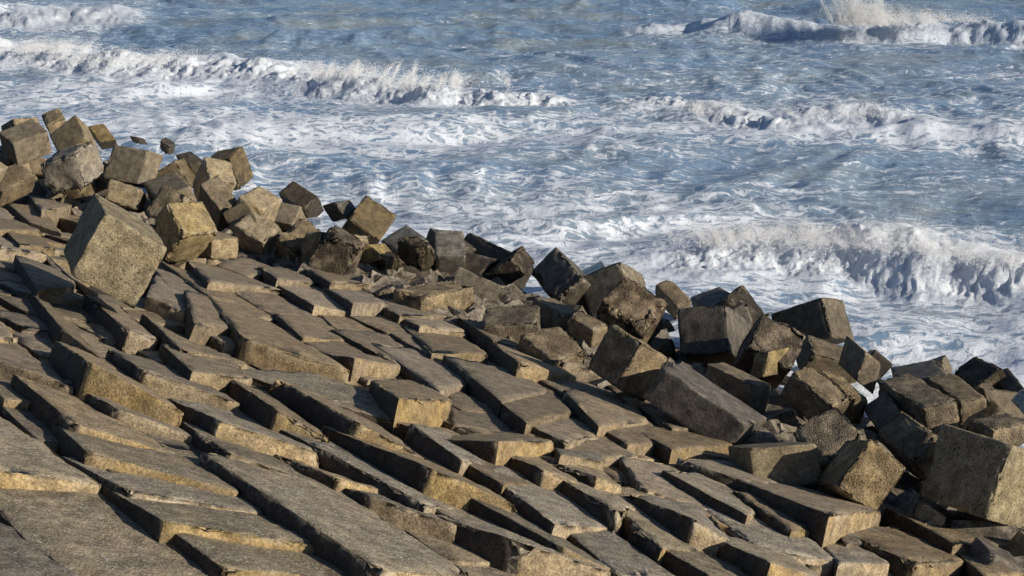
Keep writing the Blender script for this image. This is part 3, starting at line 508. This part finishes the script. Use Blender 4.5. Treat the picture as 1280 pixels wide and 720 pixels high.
['rough', 'leaning cube with pitted sunlit front and shaded left face at lower right', [4.974, 20.682, 1.922, -0.516, -0.332, -0.574, 0.523, -0.073, -0.424, -0.165, 0.868, -0.354]],
['giant', 'huge pitted cube with a wide shaded left face at the right edge', [6.738, 20.103, 2.039, -0.742, 0.825, 0.002, -0.365, -0.283, -0.967, 0.805, 0.727, -0.482]],
['rough', 'brown shaded cube corner behind the huge pitted cube', [5.812, 21.652, 1.161, -0.362, 0.896, 0.071, 0.387, 0.126, 0.386, 0.592, 0.294, -0.688]],
['rough', 'crumbling rough block on top behind the huge pitted cube', [7.675, 23.918, 0.795, -0.263, 0.654, -0.07, 0.75, 0.309, 0.009, 0.012, -0.031, -0.443]],
['plain', 'tan sloping cube with a black triangular side near the right edge', [8.923, 27.752, -0.456, -0.226, 0.181, 0.526, 0.787, 0.171, -0.144, -0.265, 0.976, -0.298]],
['dark', 'black shaded cube under the big rough-topped cube at right', [6.127, 24.937, 0.321, -0.108, 0.945, 0.111, 0.379, 0.002, 0.318, 0.602, 0.153, -0.714]],
['plain', 'small lit block jammed under the huge pitted cube', [5.71, 20.447, 1.053, 0.081, 0.664, -0.223, -0.137, -0.056, -0.215, 0.306, -0.101, -0.189]],
['wet', 'bluish grey wet block cut by the right frame edge', [8.779, 25.717, 0.347, -0.019, 0.797, 0.008, 0.183, -0.007, 0.221, 0.611, 0.02, -0.498]],
['rough', 'low block with sunlit ochre front at the top of the slab slope', [-1.731, 30.071, 1.194, -0.649, 0.534, 0.01, 0.999, 1.211, -0.121, -0.063, -0.025, -0.596]],
['plain', 'small rounded block tucked against the right side of the giant cube', [-6.873, 31.14, 1.595, -0.302, 0.232, 0.464, 0.333, 0.2, 0.156, -0.143, 0.504, -0.327]],
['dark', 'dark hollow-sided block under the pebble-faced diamond cube', [3.358, 33.262, -0.581, -0.434, 0.542, -0.126, 0.239, 0.213, 0.001, -0.138, -0.005, 0.275]]]
TAN = .287
def sdist(x, y):
    x = np.asarray(x, float); y = np.asarray(y, float); A = TOE[:-1]; D = TOE[1:]-A
    best = np.full(x.shape, 1e9); sg = np.ones(x.shape)
    for a, d in zip(A, D):
        px = x-a[0]; py = y-a[1]; t = np.clip((px*d[0]+py*d[1])/(d@d), 0, 1)
        r = np.hypot(px-t*d[0], py-t*d[1]); m = r < best
        best = np.where(m, r, best); sg = np.where(m, np.where(d[0]*py-d[1]*px < 0, 1, -1), sg)
    return best*sg
def zsurf(x, y, d=None):
    d = sdist(x, y) if d is None else d
    return .8+np.where(d > 0, TAN*np.minimum(d, 19.), np.maximum(.22*d, -3.))

# ------------------------------------------------------------------ embankment (bed under the slabs)
def axis(parts):
    return np.concatenate([np.arange(a, b, s) for a, b, s in parts])
gx = axis([(-400, -40, 20), (-40, -20, 2), (-20, 14, .3), (14, 40, 2), (40, 401, 20)])
gy = axis([(-300, -20, 20), (-20, 8, 1.5), (8, 46, .3), (46, 90, 2), (90, 700, 30)])
X, Y = np.meshgrid(gx, gy); x, y = X.ravel(), Y.ravel()
dd = sdist(x, y); z = zsurf(x, y, dd)-.42+.16*fbm2(x*.9, y*.9, 3, 4)
nx, ny = len(gx), len(gy); idx = np.arange(nx*ny).reshape(ny, nx)
q = np.stack([idx[:-1, :-1], idx[:-1, 1:], idx[1:, 1:], idx[1:, :-1]], -1).reshape(-1, 4)
BED = link('embankment', mesh_from('embankment', np.stack([x, y, z], 1), q, [MAT['bed']]), kind='structure',
           label='sloping sea embankment paved with heaved concrete slabs above the surf')

# ------------------------------------------------------------------ block builder: worn hexahedron
def lattice(n):
    idm = {}; V = []
    for i in range(n):
        for j in range(n):
            for k in range(n):
                if min(i, j, k) == 0 or max(i, j, k) == n-1: idm[(i, j, k)] = len(V); V.append((i, j, k))
    Q = []; F = []
    def f(fi, a, b, c, d): Q.append([idm[a], idm[b], idm[c], idm[d]]); F.append(fi)
    m = n-1
    for a in range(m):
        for b in range(m):
            f(0, (0, a, b), (0, a, b+1), (0, a+1, b+1), (0, a+1, b)); f(1, (m, a, b), (m, a+1, b), (m, a+1, b+1), (m, a, b+1))
            f(2, (a, 0, b), (a+1, 0, b), (a+1, 0, b+1), (a, 0, b+1)); f(3, (a, m, b), (a, m, b+1), (a+1, m, b+1), (a+1, m, b))
            f(4, (a, b, 0), (a, b+1, 0), (a+1, b+1, 0), (a+1, b, 0)); f(5, (a, b, m), (a+1, b, m), (a+1, b+1, m), (a, b+1, m))
    return np.array(V), np.array(Q), np.array(F)
LAT = {n: lattice(n) for n in (5, 9, 13, 19)}
def spaced(n, L, e):
    t = np.linspace(0, 1, n); t[1] = min(e/L, .3/(n)); t[-2] = 1-t[1]
    t[2:-2] = np.linspace(t[1], t[-2], n-2)[1:-1]
    return t
def block(corners, n, R, amp, seed, freq=3.5, mats=None, top=False, chip=1.):
    """corners[2][2][2] of a hexahedron (u,v,w); worn edges, uneven faces"""
    c = np.asarray(corners, float); V, Q, F = LAT[n]
    L = [np.linalg.norm(c[1, 0, 0]-c[0, 0, 0]), np.linalg.norm(c[0, 1, 0]-c[0, 0, 0]), np.linalg.norm(c[0, 0, 1]-c[0, 0, 0])]
    U = [spaced(n, max(l, .05), R*.45)[V[:, k]] for k, l in enumerate(L)]
    u, v, w = [t[:, None] for t in U]
    P = 0
    for a in (0, 1):
        for b in (0, 1):
            for d in (0, 1):
                P = P+(u if a else 1-u)*(v if b else 1-v)*(w if d else 1-w)*c[a, b, d]
    D = np.stack([np.minimum(t, 1-t)*l for t, l in zip(U, L)], 1); D.sort(axis=1)
    r = D[:, 1]; r3 = D[:, 2]
    cen = P.mean(0)
    # outward direction: from the lattice axes
    ax = [c[1, 0, 0]-c[0, 0, 0], c[0, 1, 0]-c[0, 0, 0], c[0, 0, 1]-c[0, 0, 0]]
    O = np.zeros_like(P)
    for k in range(3):
        a = ax[k]/max(np.linalg.norm(a_) if (a_ := ax[k]) is not None else 1, 1e-6)
        O += np.where(V[:, k] == 0, -1, np.where(V[:, k] == n-1, 1, 0))[:, None]*a
    O /= np.maximum(np.linalg.norm(O, axis=1, keepdims=True), 1e-6)
    big = np.clip(fbm3(P*1.7+seed*3.1, seed, 3)*2.2, -1, 1); n1 = vnoise(P*7.3, seed+11); n2 = vnoise(P*17., seed+12)
    Re = R*(1.0+chip*1.6*np.clip(big, 0, 1)+.5*n1)
    e = np.clip(1-r/np.maximum(Re, 1e-3), 0, 1)**1.4
    ec = np.clip(1-r3/np.maximum(Re*1.8, 1e-3), 0, 1)**1.5*e
    P = P-O*((e*Re*(.40+.25*n2)+ec*Re*.7)[:, None])
    P = P+O*((amp*(1.3*fbm3(P*freq, seed+5, 4, .6)))[:, None])
    vol = np.dot(np.cross(ax[0], ax[1]), ax[2])
    if vol < 0: Q = Q[:, ::-1]
    loc = np.array([cen[0], cen[1], P[:, 2].min()])
    mi = np.where(F == 5, 0, np.where(F == 0, 2, 1)) if top else None  # last slot: upslope face, with shade put into its colour
    me = mesh_from('block', P-loc, Q, mats, mi)
    return me, loc
def slab_corners(c4, th):
    c = np.asarray(c4, float).reshape(4, 3)          # FL FR NR NL (top)
    nrm = np.cross(c[2]-c[0], c[3]-c[1]); nrm /= np.linalg.norm(nrm)
    if nrm[2] < 0: nrm = -nrm
    nrm = nrm*.5+np.array([.2, .13, .95])*.5; nrm /= np.linalg.norm(nrm)
    dn = -nrm*th
    K = np.zeros((2, 2, 2, 3))
    for (a, b), p in {(0, 1): c[0], (1, 1): c[1], (1, 0): c[2], (0, 0): c[3]}.items(): K[a, b, 1] = p; K[a, b, 0] = p+dn
    return K
for i, (low, *s) in enumerate(SLABS):
    R = .03+.04*random.random(); ym = np.mean(s[1::3])
    ms = [MAT['top' if ym < 18.5+2.2*rng.normal() else 'top_brown'], MAT['side' if low else 'side_brown'], MAT['shade_side']]
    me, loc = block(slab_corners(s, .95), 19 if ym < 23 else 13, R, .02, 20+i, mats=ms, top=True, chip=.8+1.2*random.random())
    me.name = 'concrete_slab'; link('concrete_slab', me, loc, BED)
for i, s in enumerate(FILL):
    me, loc = block(slab_corners(s, .6), 9, .04, .02, 900+i, mats=[MAT['top_brown' if i % 3 else 'top'], MAT['side_brown'], MAT['shade_side']], top=True)
    me.name = 'concrete_slab'; link('concrete_slab', me, loc, BED)
KIND = {'smooth': (.022, .007), 'plain': (.03, .010), 'ochre': (.03, .010), 'rough': (.075, .026), 'giant': (.06, .018), 'pebble': (.075, .026),
        'dark': (.032, .014), 'wet': (.028, .008), 'layered': (.07, .04)}
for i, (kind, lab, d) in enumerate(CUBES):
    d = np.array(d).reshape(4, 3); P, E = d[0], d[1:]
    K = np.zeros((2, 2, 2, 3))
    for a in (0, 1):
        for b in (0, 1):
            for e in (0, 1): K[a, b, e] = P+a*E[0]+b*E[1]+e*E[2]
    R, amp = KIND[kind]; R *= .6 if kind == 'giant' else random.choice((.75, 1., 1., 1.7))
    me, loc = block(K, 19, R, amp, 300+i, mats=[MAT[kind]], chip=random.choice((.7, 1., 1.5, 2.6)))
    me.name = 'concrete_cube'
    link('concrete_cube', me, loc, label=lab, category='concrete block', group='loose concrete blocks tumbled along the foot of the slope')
DEEP = [
('under the pale-fronted cube, fourth from left', [-12.02, 40.991, 0.73, -0.142, 0.655, -0.371, -0.525, -0.356, -0.428, -0.539, 0.175, 0.515]),
('around the layered-faced cube, sixth from left', [-10.67, 42.853, 0.68, -0.466, 0.118, 0.225, -0.124, -0.516, 0.013, 0.222, -0.041, 0.481]),
('under the pale-fronted cube, second from left', [-13.706, 43.4, 0.525, -0.371, -0.571, 0.75, 0.051, -0.817, -0.597, 0.941, -0.181, 0.328]),
('around the layered-faced cube, second from left', [-11.821, 40.883, 0.247, -0.203, -0.077, 0.795, 0.789, -0.148, 0.187, 0.125, 0.807, 0.11]),
('around the layered-faced cube, fourth from left', [-11.55, 43.288, 0.338, -0.23, -0.113, 0.494, 0.099, -0.542, -0.078, 0.497, 0.055, 0.244]),
('around the layered-faced cube, third from left', [-11.432, 40.379, 0.124, -0.453, -0.018, 0.31, 0.148, -0.495, 0.187, 0.273, 0.238, 0.413]),
('around the layered-faced cube, fifth from left', [-10.228, 40.564, 0.222, -0.497, -0.446, -0.087, -0.073, -0.05, 0.668, -0.449, 0.502, -0.011]),
('around the olive diamond cube', [-2.228, 31.529, 0.625, -0.112, 0.43, -0.105, -0.396, -0.146, -0.174, -0.198, 0.049, 0.408]),
('beyond the huge pitted cube, leftmost', [6.345, 19.471, 0.23, -0.53, -0.081, 0.294, 0.08, -0.605, -0.021, 0.294, 0.02, 0.535]),
('around the layered-faced cube, leftmost', [-11.889, 41.016, 0.427, -0.392, -0.134, 0.189, 0.101, -0.433, -0.097, 0.209, -0.042, 0.403]),
('under the pale-fronted cube, third from left', [-13.209, 43.061, 1.347, -0.081, -0.22, -0.432, 0.458, 0.109, -0.141, 0.159, -0.426, 0.187]),
('behind the pebbly diamond cube', [3.028, 29.781, -0.431, -0.408, 0.434, -0.086, -0.234, -0.112, 0.544, 0.376, 0.402, 0.245]),
('under the pale-fronted cube, leftmost', [-13.558, 42.87, 0.925, -0.576, 0.139, 0.209, -0.13, -0.613, 0.049, 0.215, 0.001, 0.59]),
('beyond the huge pitted cube, second from left', [7.247, 19.978, 0.599, -0.296, -0.017, -0.379, 0.05, -0.478, -0.017, -0.376, -0.05, 0.296])]
for i, (w, d) in enumerate(DEEP):
    d = np.array(d).reshape(4, 3); K = np.zeros((2, 2, 2, 3))
    for a in (0, 1):
        for b in (0, 1):
            for e in (0, 1): K[a, b, e] = d[0]+a*d[1]+b*d[2]+e*d[3]
    kind = ('dark', 'smooth', 'plain', 'rough')[i % 4]
    me, loc = block(K, 13, KIND[kind][0], KIND[kind][1], 700+i, mats=[MAT[kind]]); me.name = 'concrete_cube'
    link('concrete_cube', me, loc, label='brown cube wedged deep in the pile '+w, category='concrete block', group='loose concrete blocks tumbled along the foot of the slope')
# packed rubble deep between the loose blocks, one uncountable mass
V, Q, F = LAT[5]; allP = []; allQ = []; nb = 0
tc = np.concatenate([[0], np.cumsum(np.linalg.norm(np.diff(TOE, axis=0), axis=1))])
for k in range(5000):
    t = rng.uniform(0, tc[-1]); px = np.interp(t, tc, TOE[:, 0]); py = np.interp(t, tc, TOE[:, 1])
    if not (-16 < px < 12 and 12 < py < 46): continue
    j = min(np.searchsorted(tc, t), len(TOE)-1); dv = TOE[j]-TOE[j-1]; dv /= np.linalg.norm(dv); nv = np.array([-dv[1], dv[0]])
    off = rng.uniform(.3, 4.6); cx, cy = px+nv[0]*off, py+nv[1]*off
    cz = float(zsurf(np.array([cx]), np.array([cy]))[0])-.36
    A = np.linalg.qr(rng.normal(size=(3, 3)))[0]; s = rng.uniform(.5, .9)
    p = (V/4.-.5)*s
    p = p*(1-.10*np.linalg.norm(p/s, axis=1, keepdims=True)**4)
    p = p@A.T+np.array([cx, cy, cz]); p = p+.02*vnoise(p*5, 4)[:, None]
    allP.append(p); allQ.append(Q if np.linalg.det(A) > 0 else Q[:, ::-1]); allQ[-1] = allQ[-1]+nb; nb += len(p)
link('rubble_core', mesh_from('rubble_core', np.concatenate(allP), np.concatenate(allQ), [MAT['dark']], smooth=False), kind='stuff',
     label='dark broken rubble packed between the loose blocks at the waterline', category='rubble')

# ------------------------------------------------------------------ sea
SEA = -1.0                                               # water level
# breaking waves: crest line [(x, y, height)], foam 0..1, front width, back width
WAVES = [
 ([(4.95, 40.71, 0.2), (5.65, 41.3, 0.5), (6.42, 41.53, 0.7), (7.7, 41.5, 0.6), (8.59, 41.08, 0.35), (9.37, 40.31, 0.6), (10.54, 40.02, 0.75), (11.47, 39.96, 0.45), (12.06, 39.51, 0.6), (13.14, 39.01, 0.4), (15.1, 38.25, 0.3)], 1.0, 0.9, 1.6),
 ([(-31.09, 82.13, 0.8), (-24.83, 79.02, 0.8), (-22.85, 79.01, 0.9), (-19.71, 75.87, 0.75), (-14.69, 75.35, 0.65), (-9.92, 73.48, 0.7), (-8.16, 70.85, 0.9), (-5.99, 70.37, 0.9), (-3.42, 68.1, 0.8), (-0.68, 67.37, 0.6), (2.03, 67.27, 0.45)], 1.0, 1.2, 2.6),
 ([(7.25, 91.19, 0.5), (10.44, 91.45, 0.8), (14.29, 89.96, 0.9), (17.51, 88.18, 1.1), (20.41, 87.48, 1.2), (22.59, 87.54, 1.3), (25.09, 87.11, 1.2), (27.42, 84.83, 0.9), (31.33, 82.77, 0.7)], 0.45, 1.5, 3.2),
 ([(4.62, 65.52, 0.3), (6.46, 64.15, 0.5), (8.1, 61.76, 0.6), (9.74, 60.31, 0.45), (10.6, 59.95, 0.3)], 0.85, 0.8, 1.8),
 ([(10.76, 61.83, 0.35), (11.83, 61.76, 0.6), (13.65, 61.53, 0.65), (15.18, 60.78, 0.5)], 0.6, 0.8, 1.8),
 ([(-2.2, 50.77, 0.2), (-1.05, 51.57, 0.32), (0.27, 52.17, 0.3), (1.58, 51.84, 0.15)], 0.12, 0.9, 1.8),
 ([(-8.89, 52.96, 0.2), (-7.27, 52.99, 0.5), (-6.11, 53.46, 0.45), (-4.87, 53.23, 0.2)], 0.0, 1.0, 1.8),
 ([(-18.77, 85.68, 0.4), (-13.28, 86.11, 0.6), (-7.71, 86.15, 0.7), (-3.55, 89.36, 0.6), (0.0, 89.59, 0.4)], 0.0, 1.8, 3.5),
 ([(-37.72, 96.34, 0.7), (-30.06, 94.74, 0.8), (-26.17, 96.03, 0.8), (-22.87, 96.07, 0.5)], 0.6, 2.0, 4.0),
 ([(0.0, 100.55, 0.5), (4.07, 102.94, 0.5), (13.28, 103.22, 0.4)], 0.0, 2.5, 4.0),
 ([(4.79, 49.38, 0.25), (6.35, 49.78, 0.4), (8.15, 49.91, 0.3), (10.28, 50.39, 0.3)], 0.0, 1.0, 2.0),
 ([(13.94, 57.33, 0.3), (15.75, 57.63, 0.45), (17.67, 57.22, 0.4), (19.54, 56.71, 0.3)], 0.15, 1.0, 2.0),
 ([(1.68, 55.04, 0.2), (3.91, 55.01, 0.35), (5.83, 54.63, 0.3)], 0.1, 0.9, 1.8)]
ang = np.concatenate([np.linspace(-62, -23, 50, endpoint=False), np.linspace(-23, 23, 780), np.linspace(23, 66, 52)[1:]])
rows = []; r = 12.
while r < 150:
    rows.append(r); r += .055 if 39.5 < r < 46.5 else .15 if 60 < r < 84 else max(.13, r*.0040) if r > 26 else .5
while r < 6000: rows.append(r); r *= 1.06
rows = np.array(rows); th = np.radians(ang)
RR, TT = np.meshgrid(rows, th, indexing='ij'); sx = (RR*np.tan(TT)).ravel(); sy = RR.ravel()
nr, na = RR.shape
def sea_fields(x, y):
    far = 1-sstep(160, 400, y)
    h = np.zeros_like(x)
    g = np.random.default_rng(3)
    wx = x+1.2*fbm2(x*.12, y*.12, 71, 2)*3; wy = y+1.2*fbm2(x*.12, y*.12, 75, 2)*3
    for k in range(46):
        lam = 1.1*(9./1.1)**(g.random()); a = math.radians(-90+g.normal()*34); am = .0095*lam**.9
        ph = g.random()*6.28; s = np.sin((wx*math.cos(a)+wy*math.sin(a))*2*math.pi/lam+ph)
        h += am*(s+.35*(s*s-.5))*.62
    for lam, a, am, ph in ((21., -86, .16, .4), (15., -99, .11, 2.1), (11.5, -78, .09, 4.4)):
        a = math.radians(a); h += am*np.sin((wx*math.cos(a)+wy*math.sin(a))*2*math.pi/lam+ph)
    h += .075*fbm2(x*.55, y*.75, 31, 5, .55, True)*far
    foam = np.zeros_like(x); turb = np.zeros_like(x)
    for crest, fo, wf, wb in WAVES:
        pts = np.array(crest); pts = pts[np.argsort(pts[:, 0])]
        yc = np.interp(x, pts[:, 0], pts[:, 1]); A = np.interp(x, pts[:, 0], pts[:, 2])
        ext = sstep(pts[0, 0]-2.5, pts[0, 0]+1., x)*(1-sstep(pts[-1, 0]-1., pts[-1, 0]+2.5, x))
        wig = .6*fbm2(x*.45, y*.5+pts[0, 1], 41, 3)+.30*fbm2(x*1.7, y*1.4, 43, 3)
        dy = y-yc+wig
        f = np.where(dy < 0, np.exp(-(dy/wf)**2), np.exp(-(dy/wb)**2))
        A2 = .68*A*ext*np.clip(1+1.15*fbm2(x*.42, y*.15+9., 45, 3), .25, 1.8)
        h += A2*f
        tr = np.where(dy < 0, np.exp(-(dy/(wf*1.7))**4), np.exp(-(dy/(wb*.5))**2))*ext*fo
        turb = np.maximum(turb, tr)
        foam = np.maximum(foam, np.where(dy < 0, np.exp(-(dy/(wf*3.5))**2)*.8, np.exp(-(dy/(wb*1.6))**2)*.78)*ext*np.minimum(1, fo*1.2))
    return h, foam, turb
h, foam, turb = sea_fields(sx, sy)
n1 = fbm2(sx*1.9, sy*1.9, 51, 4, .6); n2 = np.abs(fbm2(sx*4.3, sy*4.3, 57, 3, .6))
h += turb*.03*n1
# foam left on the water: heavy near the blocks, streaks offshore, cleaner far out
dsh = sdist(sx[sy < 160], sy[sy < 160]); D = np.full(len(sx), -200.); D[sy < 160] = dsh
shore = np.exp(np.minimum(D, 0)/9.)
big = 1.5*fbm2(sx*.065, sy*.17, 61, 4)
band = .33+.38*big+.50*shore-.42*sstep(60, 98, sy)*(1-.4*sstep(-10, -25, sx))
foam = np.clip(np.maximum(band, foam+.25*big*foam), 0, 1)
foam = np.maximum(foam, .95*np.exp(-((D+1.5)/2.6)**2)*(D < 3)+0*foam)
foam = np.where(sy > 200, np.minimum(foam, .15), foam)
foam = np.clip(foam+turb*.9, 0, 1)
m = turb > .03; pw = np.stack([sx[m], sy[m], h[m]], 1); amp = (turb[m]*np.where(sy[m] > 55, 1.5, 1.))[:, None]
for sc, am, s0 in ((1.6, .10, 201), (3.7, .075, 221), (8.5, .055, 241), (19., .035, 261)):
    k = 1. if sc < 10 else (sy[m] < 55)[:, None]
    pw = pw+amp*am*k*np.stack([vnoise(pw*sc, s0)*.8, vnoise(pw*sc, s0+1), vnoise(pw*sc, s0+2)*.9], 1)
sx[m], sy[m], h[m] = pw.T
M = NT('sea_water')
tcw = M.n('ShaderNodeTexCoord').outputs['Object']
fa = M.n('ShaderNodeAttribute', attribute_name='foam').outputs['Fac']; ta = M.n('ShaderNodeAttribute', attribute_name='turb').outputs['Fac']
wn = M.n('ShaderNodeTexNoise'); M.l(tcw, wn.inputs['Vector']); wn.inputs['Scale'].default_value = .9; wn.inputs['Detail'].default_value = 4
wv = M.n('ShaderNodeVectorMath', operation='MULTIPLY_ADD'); M.l(wn.outputs['Color'], wv.inputs[0]); wv.inputs[1].default_value = (1.3, 1.3, 0.); M.l(tcw, wv.inputs[2])
v = M.scalev(wv.outputs[0], (.75, 1.15, .8))
na1 = M.noise(v, 2.2, 10, .70, .9); na2 = M.noise(M.scalev(wv.outputs[0], (.35, 1.3, 1.)), 3.0, 8, .65, .4)
lace = M.vor(v, 2.1, 'DISTANCE_TO_EDGE')
pat = M.math('ADD', M.math('MULTIPLY', na1, .62), M.math('ADD', M.math('MULTIPLY', na2, .36), M.math('MULTIPLY', M.ramp(lace, .0, .25, 1., 0.), .07)))
t0 = M.math('SUBTRACT', .597, M.math('MULTIPLY', fa, .25))
fm = M.ramp(pat, t0, M.math('ADD', t0, .11))
sub = M.ramp(pat, M.math('SUBTRACT', t0, .17), M.math('ADD', t0, .07))
tb = M.math('MULTIPLY', M.ramp(M.math('ADD', M.math('MULTIPLY', ta, .42), M.math('MULTIPLY', M.noise(wv.outputs[0], 3.6, 8, .72, .6), 1.)), .58, .84), M.ramp(ta, .1, .4))
fm = M.math('MAXIMUM', M.math('MULTIPLY', fm, M.ramp(ta, .1, .5, 1., .55)), tb)
fine = M.noise(v, 14., 5, .7)
fcol = M.mix(M.ramp(fine, .3, .7), (.66, .73, .82), (.86, .89, .92))
wcol = M.mix(M.ramp(M.noise(M.scalev(tcw, (.5, 1.3, 1.)), .35, 5), .40, .62), (.110, .185, .280), (.195, .225, .220))
wcol = M.mix(M.ramp(ta, .1, .5), wcol, (.36, .38, .36))
wcol = M.mix(M.math('MULTIPLY', sub, .6), wcol, (.36, .49, .66))
M.l(M.mix(fm, wcol, fcol), M.b.inputs['Base Color'])
M.l(M.math('ADD', M.math('MULTIPLY', fm, .62), .16), M.b.inputs['Roughness'])
M.b.inputs['IOR'].default_value = 1.333
M.l(M.math('MULTIPLY_ADD', fm, -.3, .5), M.b.inputs['Specular IOR Level'])
rip = M.noise(M.scalev(tcw, (1., 1.7, 1.)), 3.2, 5, .6, .3)
hb = M.math('ADD', M.math('MULTIPLY', rip, .32), M.math('ADD', M.math('MULTIPLY', fm, .30), M.math('MULTIPLY', M.math('MULTIPLY', fine, fm), .45)))
bp = M.n('ShaderNodeBump'); bp.inputs['Strength'].default_value = .55; bp.inputs['Distance'].default_value = .14
M.l(hb, bp.inputs['Height']); M.l(bp.outputs[0], M.b.inputs['Normal'])
tl = M.n('ShaderNodeBsdfTranslucent'); tl.inputs['Color'].default_value = (.86, .87, .86, 1); M.l(bp.outputs[0], tl.inputs['Normal'])
ms = M.n('ShaderNodeMixShader'); M.l(M.math('MULTIPLY', ta, .18), ms.inputs[0]); M.l(M.b.outputs[0], ms.inputs[1]); M.l(tl.outputs[0], ms.inputs[2])
M.l(ms.outputs[0], [n for n in M.t.nodes if n.type == 'OUTPUT_MATERIAL'][0].inputs['Surface'])
idx = np.arange(nr*na).reshape(nr, na)
q = np.stack([idx[:-1, :-1], idx[:-1, 1:], idx[1:, 1:], idx[1:, :-1]], -1).reshape(-1, 4)
me = mesh_from('sea', np.stack([sx, sy, h+SEA], 1), q, [M.m])
for nm, arr in (('foam', foam), ('turb', turb)):
    a = me.attributes.new(nm, 'FLOAT', 'POINT'); a.data.foreach_set('value', arr.astype(np.float32))
link('sea', me, kind='structure', label='rough blue-grey sea streaked with foam')

# ------------------------------------------------------------------ spray thrown up by the breakers: joined droplets
OCT = np.array([(1, 1, 1), (1, -1, -1), (-1, 1, -1), (-1, -1, 1)], float)*.75
OT = np.array([(0, 1, 2), (0, 3, 1), (0, 2, 3), (1, 3, 2)])
SM = NT('spray_water'); SM.b.inputs['Base Color'].default_value = (.95, .95, .94, 1); SM.b.inputs['Roughness'].default_value = .6
SM.b.inputs['Subsurface Weight'].default_value = 0.
def spray(label, plumes):
    P = []; S = []
    for cx, cy, zb, hgt, wid, n, s0 in plumes:
        f = rng.random(n)**1.7; z = SEA+zb+f*hgt
        a = rng.normal(size=n)*wid*(.6+.5*f); b = rng.normal(size=n)*wid*.55
        # fingers: droplets gather along thrown strands
        k = rng.integers(0, 14, n); ka = rng.normal(size=14)*wid; kl = rng.normal(size=14)*.5
        m = rng.random(n) < .65; a = np.where(m, ka[k]+kl[k]*f*hgt+rng.normal(size=n)*.06, a)
        P.append(np.stack([cx+a, cy+b, z], 1)); S.append(s0*np.exp(rng.normal(size=n)*.3)*(1.25-.7*f))
    P = np.concatenate(P); S = np.concatenate(S)
    st = np.stack([1+rng.random(len(S)), 1+rng.random(len(S)), 1+.8*rng.random(len(S))], 1)
    co = P[:, None, :]+OCT[None]*(S[:, None]*st)[:, None, :]
    tr = (OT[None]+(np.arange(len(S))*4)[:, None, None]).reshape(-1, 3)
    link('spray', mesh_from('spray', co.reshape(-1, 3), None, [SM.m], tris=tr), kind='stuff', label=label, category='spray')
spray('fine white spray thrown up by the large breaker near the blocks at right', [
 (5.53, 41.25, 0.5, 0.39, 0.9, 8553, 0.004), (6.8, 41.2, 0.6, 0.5, 1, 12355, 0.004), (8.43, 40.86, 0.6, 0.44, 1, 11404, 0.004), (9.6, 40.43, 0.6, 0.61, 0.7, 11404, 0.0037),
 (10.53, 40.86, 0.6, 1.21, 0.5, 8553, 0.0031), (11.24, 39.53, 0.6, 0.55, 0.7, 8553, 0.0037), (12.23, 38.74, 0.6, 0.44, 0.8, 6652, 0.004)])
spray('tall white splash leaping from the far breaker at the top right', [
 (18.29, 86.02, 1, 1.98, 0.75, 24710, 0.0085), (19.44, 86.02, 1, 1.1, 1.2, 14256, 0.0079), (22.36, 86.63, 1.1, 0.55, 1.6, 8553, 0.0073)])
spray('low white spray along the breaking wave at the upper left', [
 (-22.56, 77.97, 0.7, 0.55, 1.5, 9504, 0.0073), (-17.94, 74.78, 0.6, 0.44, 2.2, 8553, 0.0068), (-7.37, 70.02, 0.7, 0.55, 1.6, 11404, 0.0068), (-3.41, 67.92, 0.6, 0.44, 1.8, 8553, 0.0068)])
spray('small white spray along the two middle breakers right of centre', [
 (7.84, 62.23, 0.4, 0.39, 1, 6652, 0.0056), (12.98, 61.28, 0.5, 0.39, 1.2, 5702, 0.0056)])
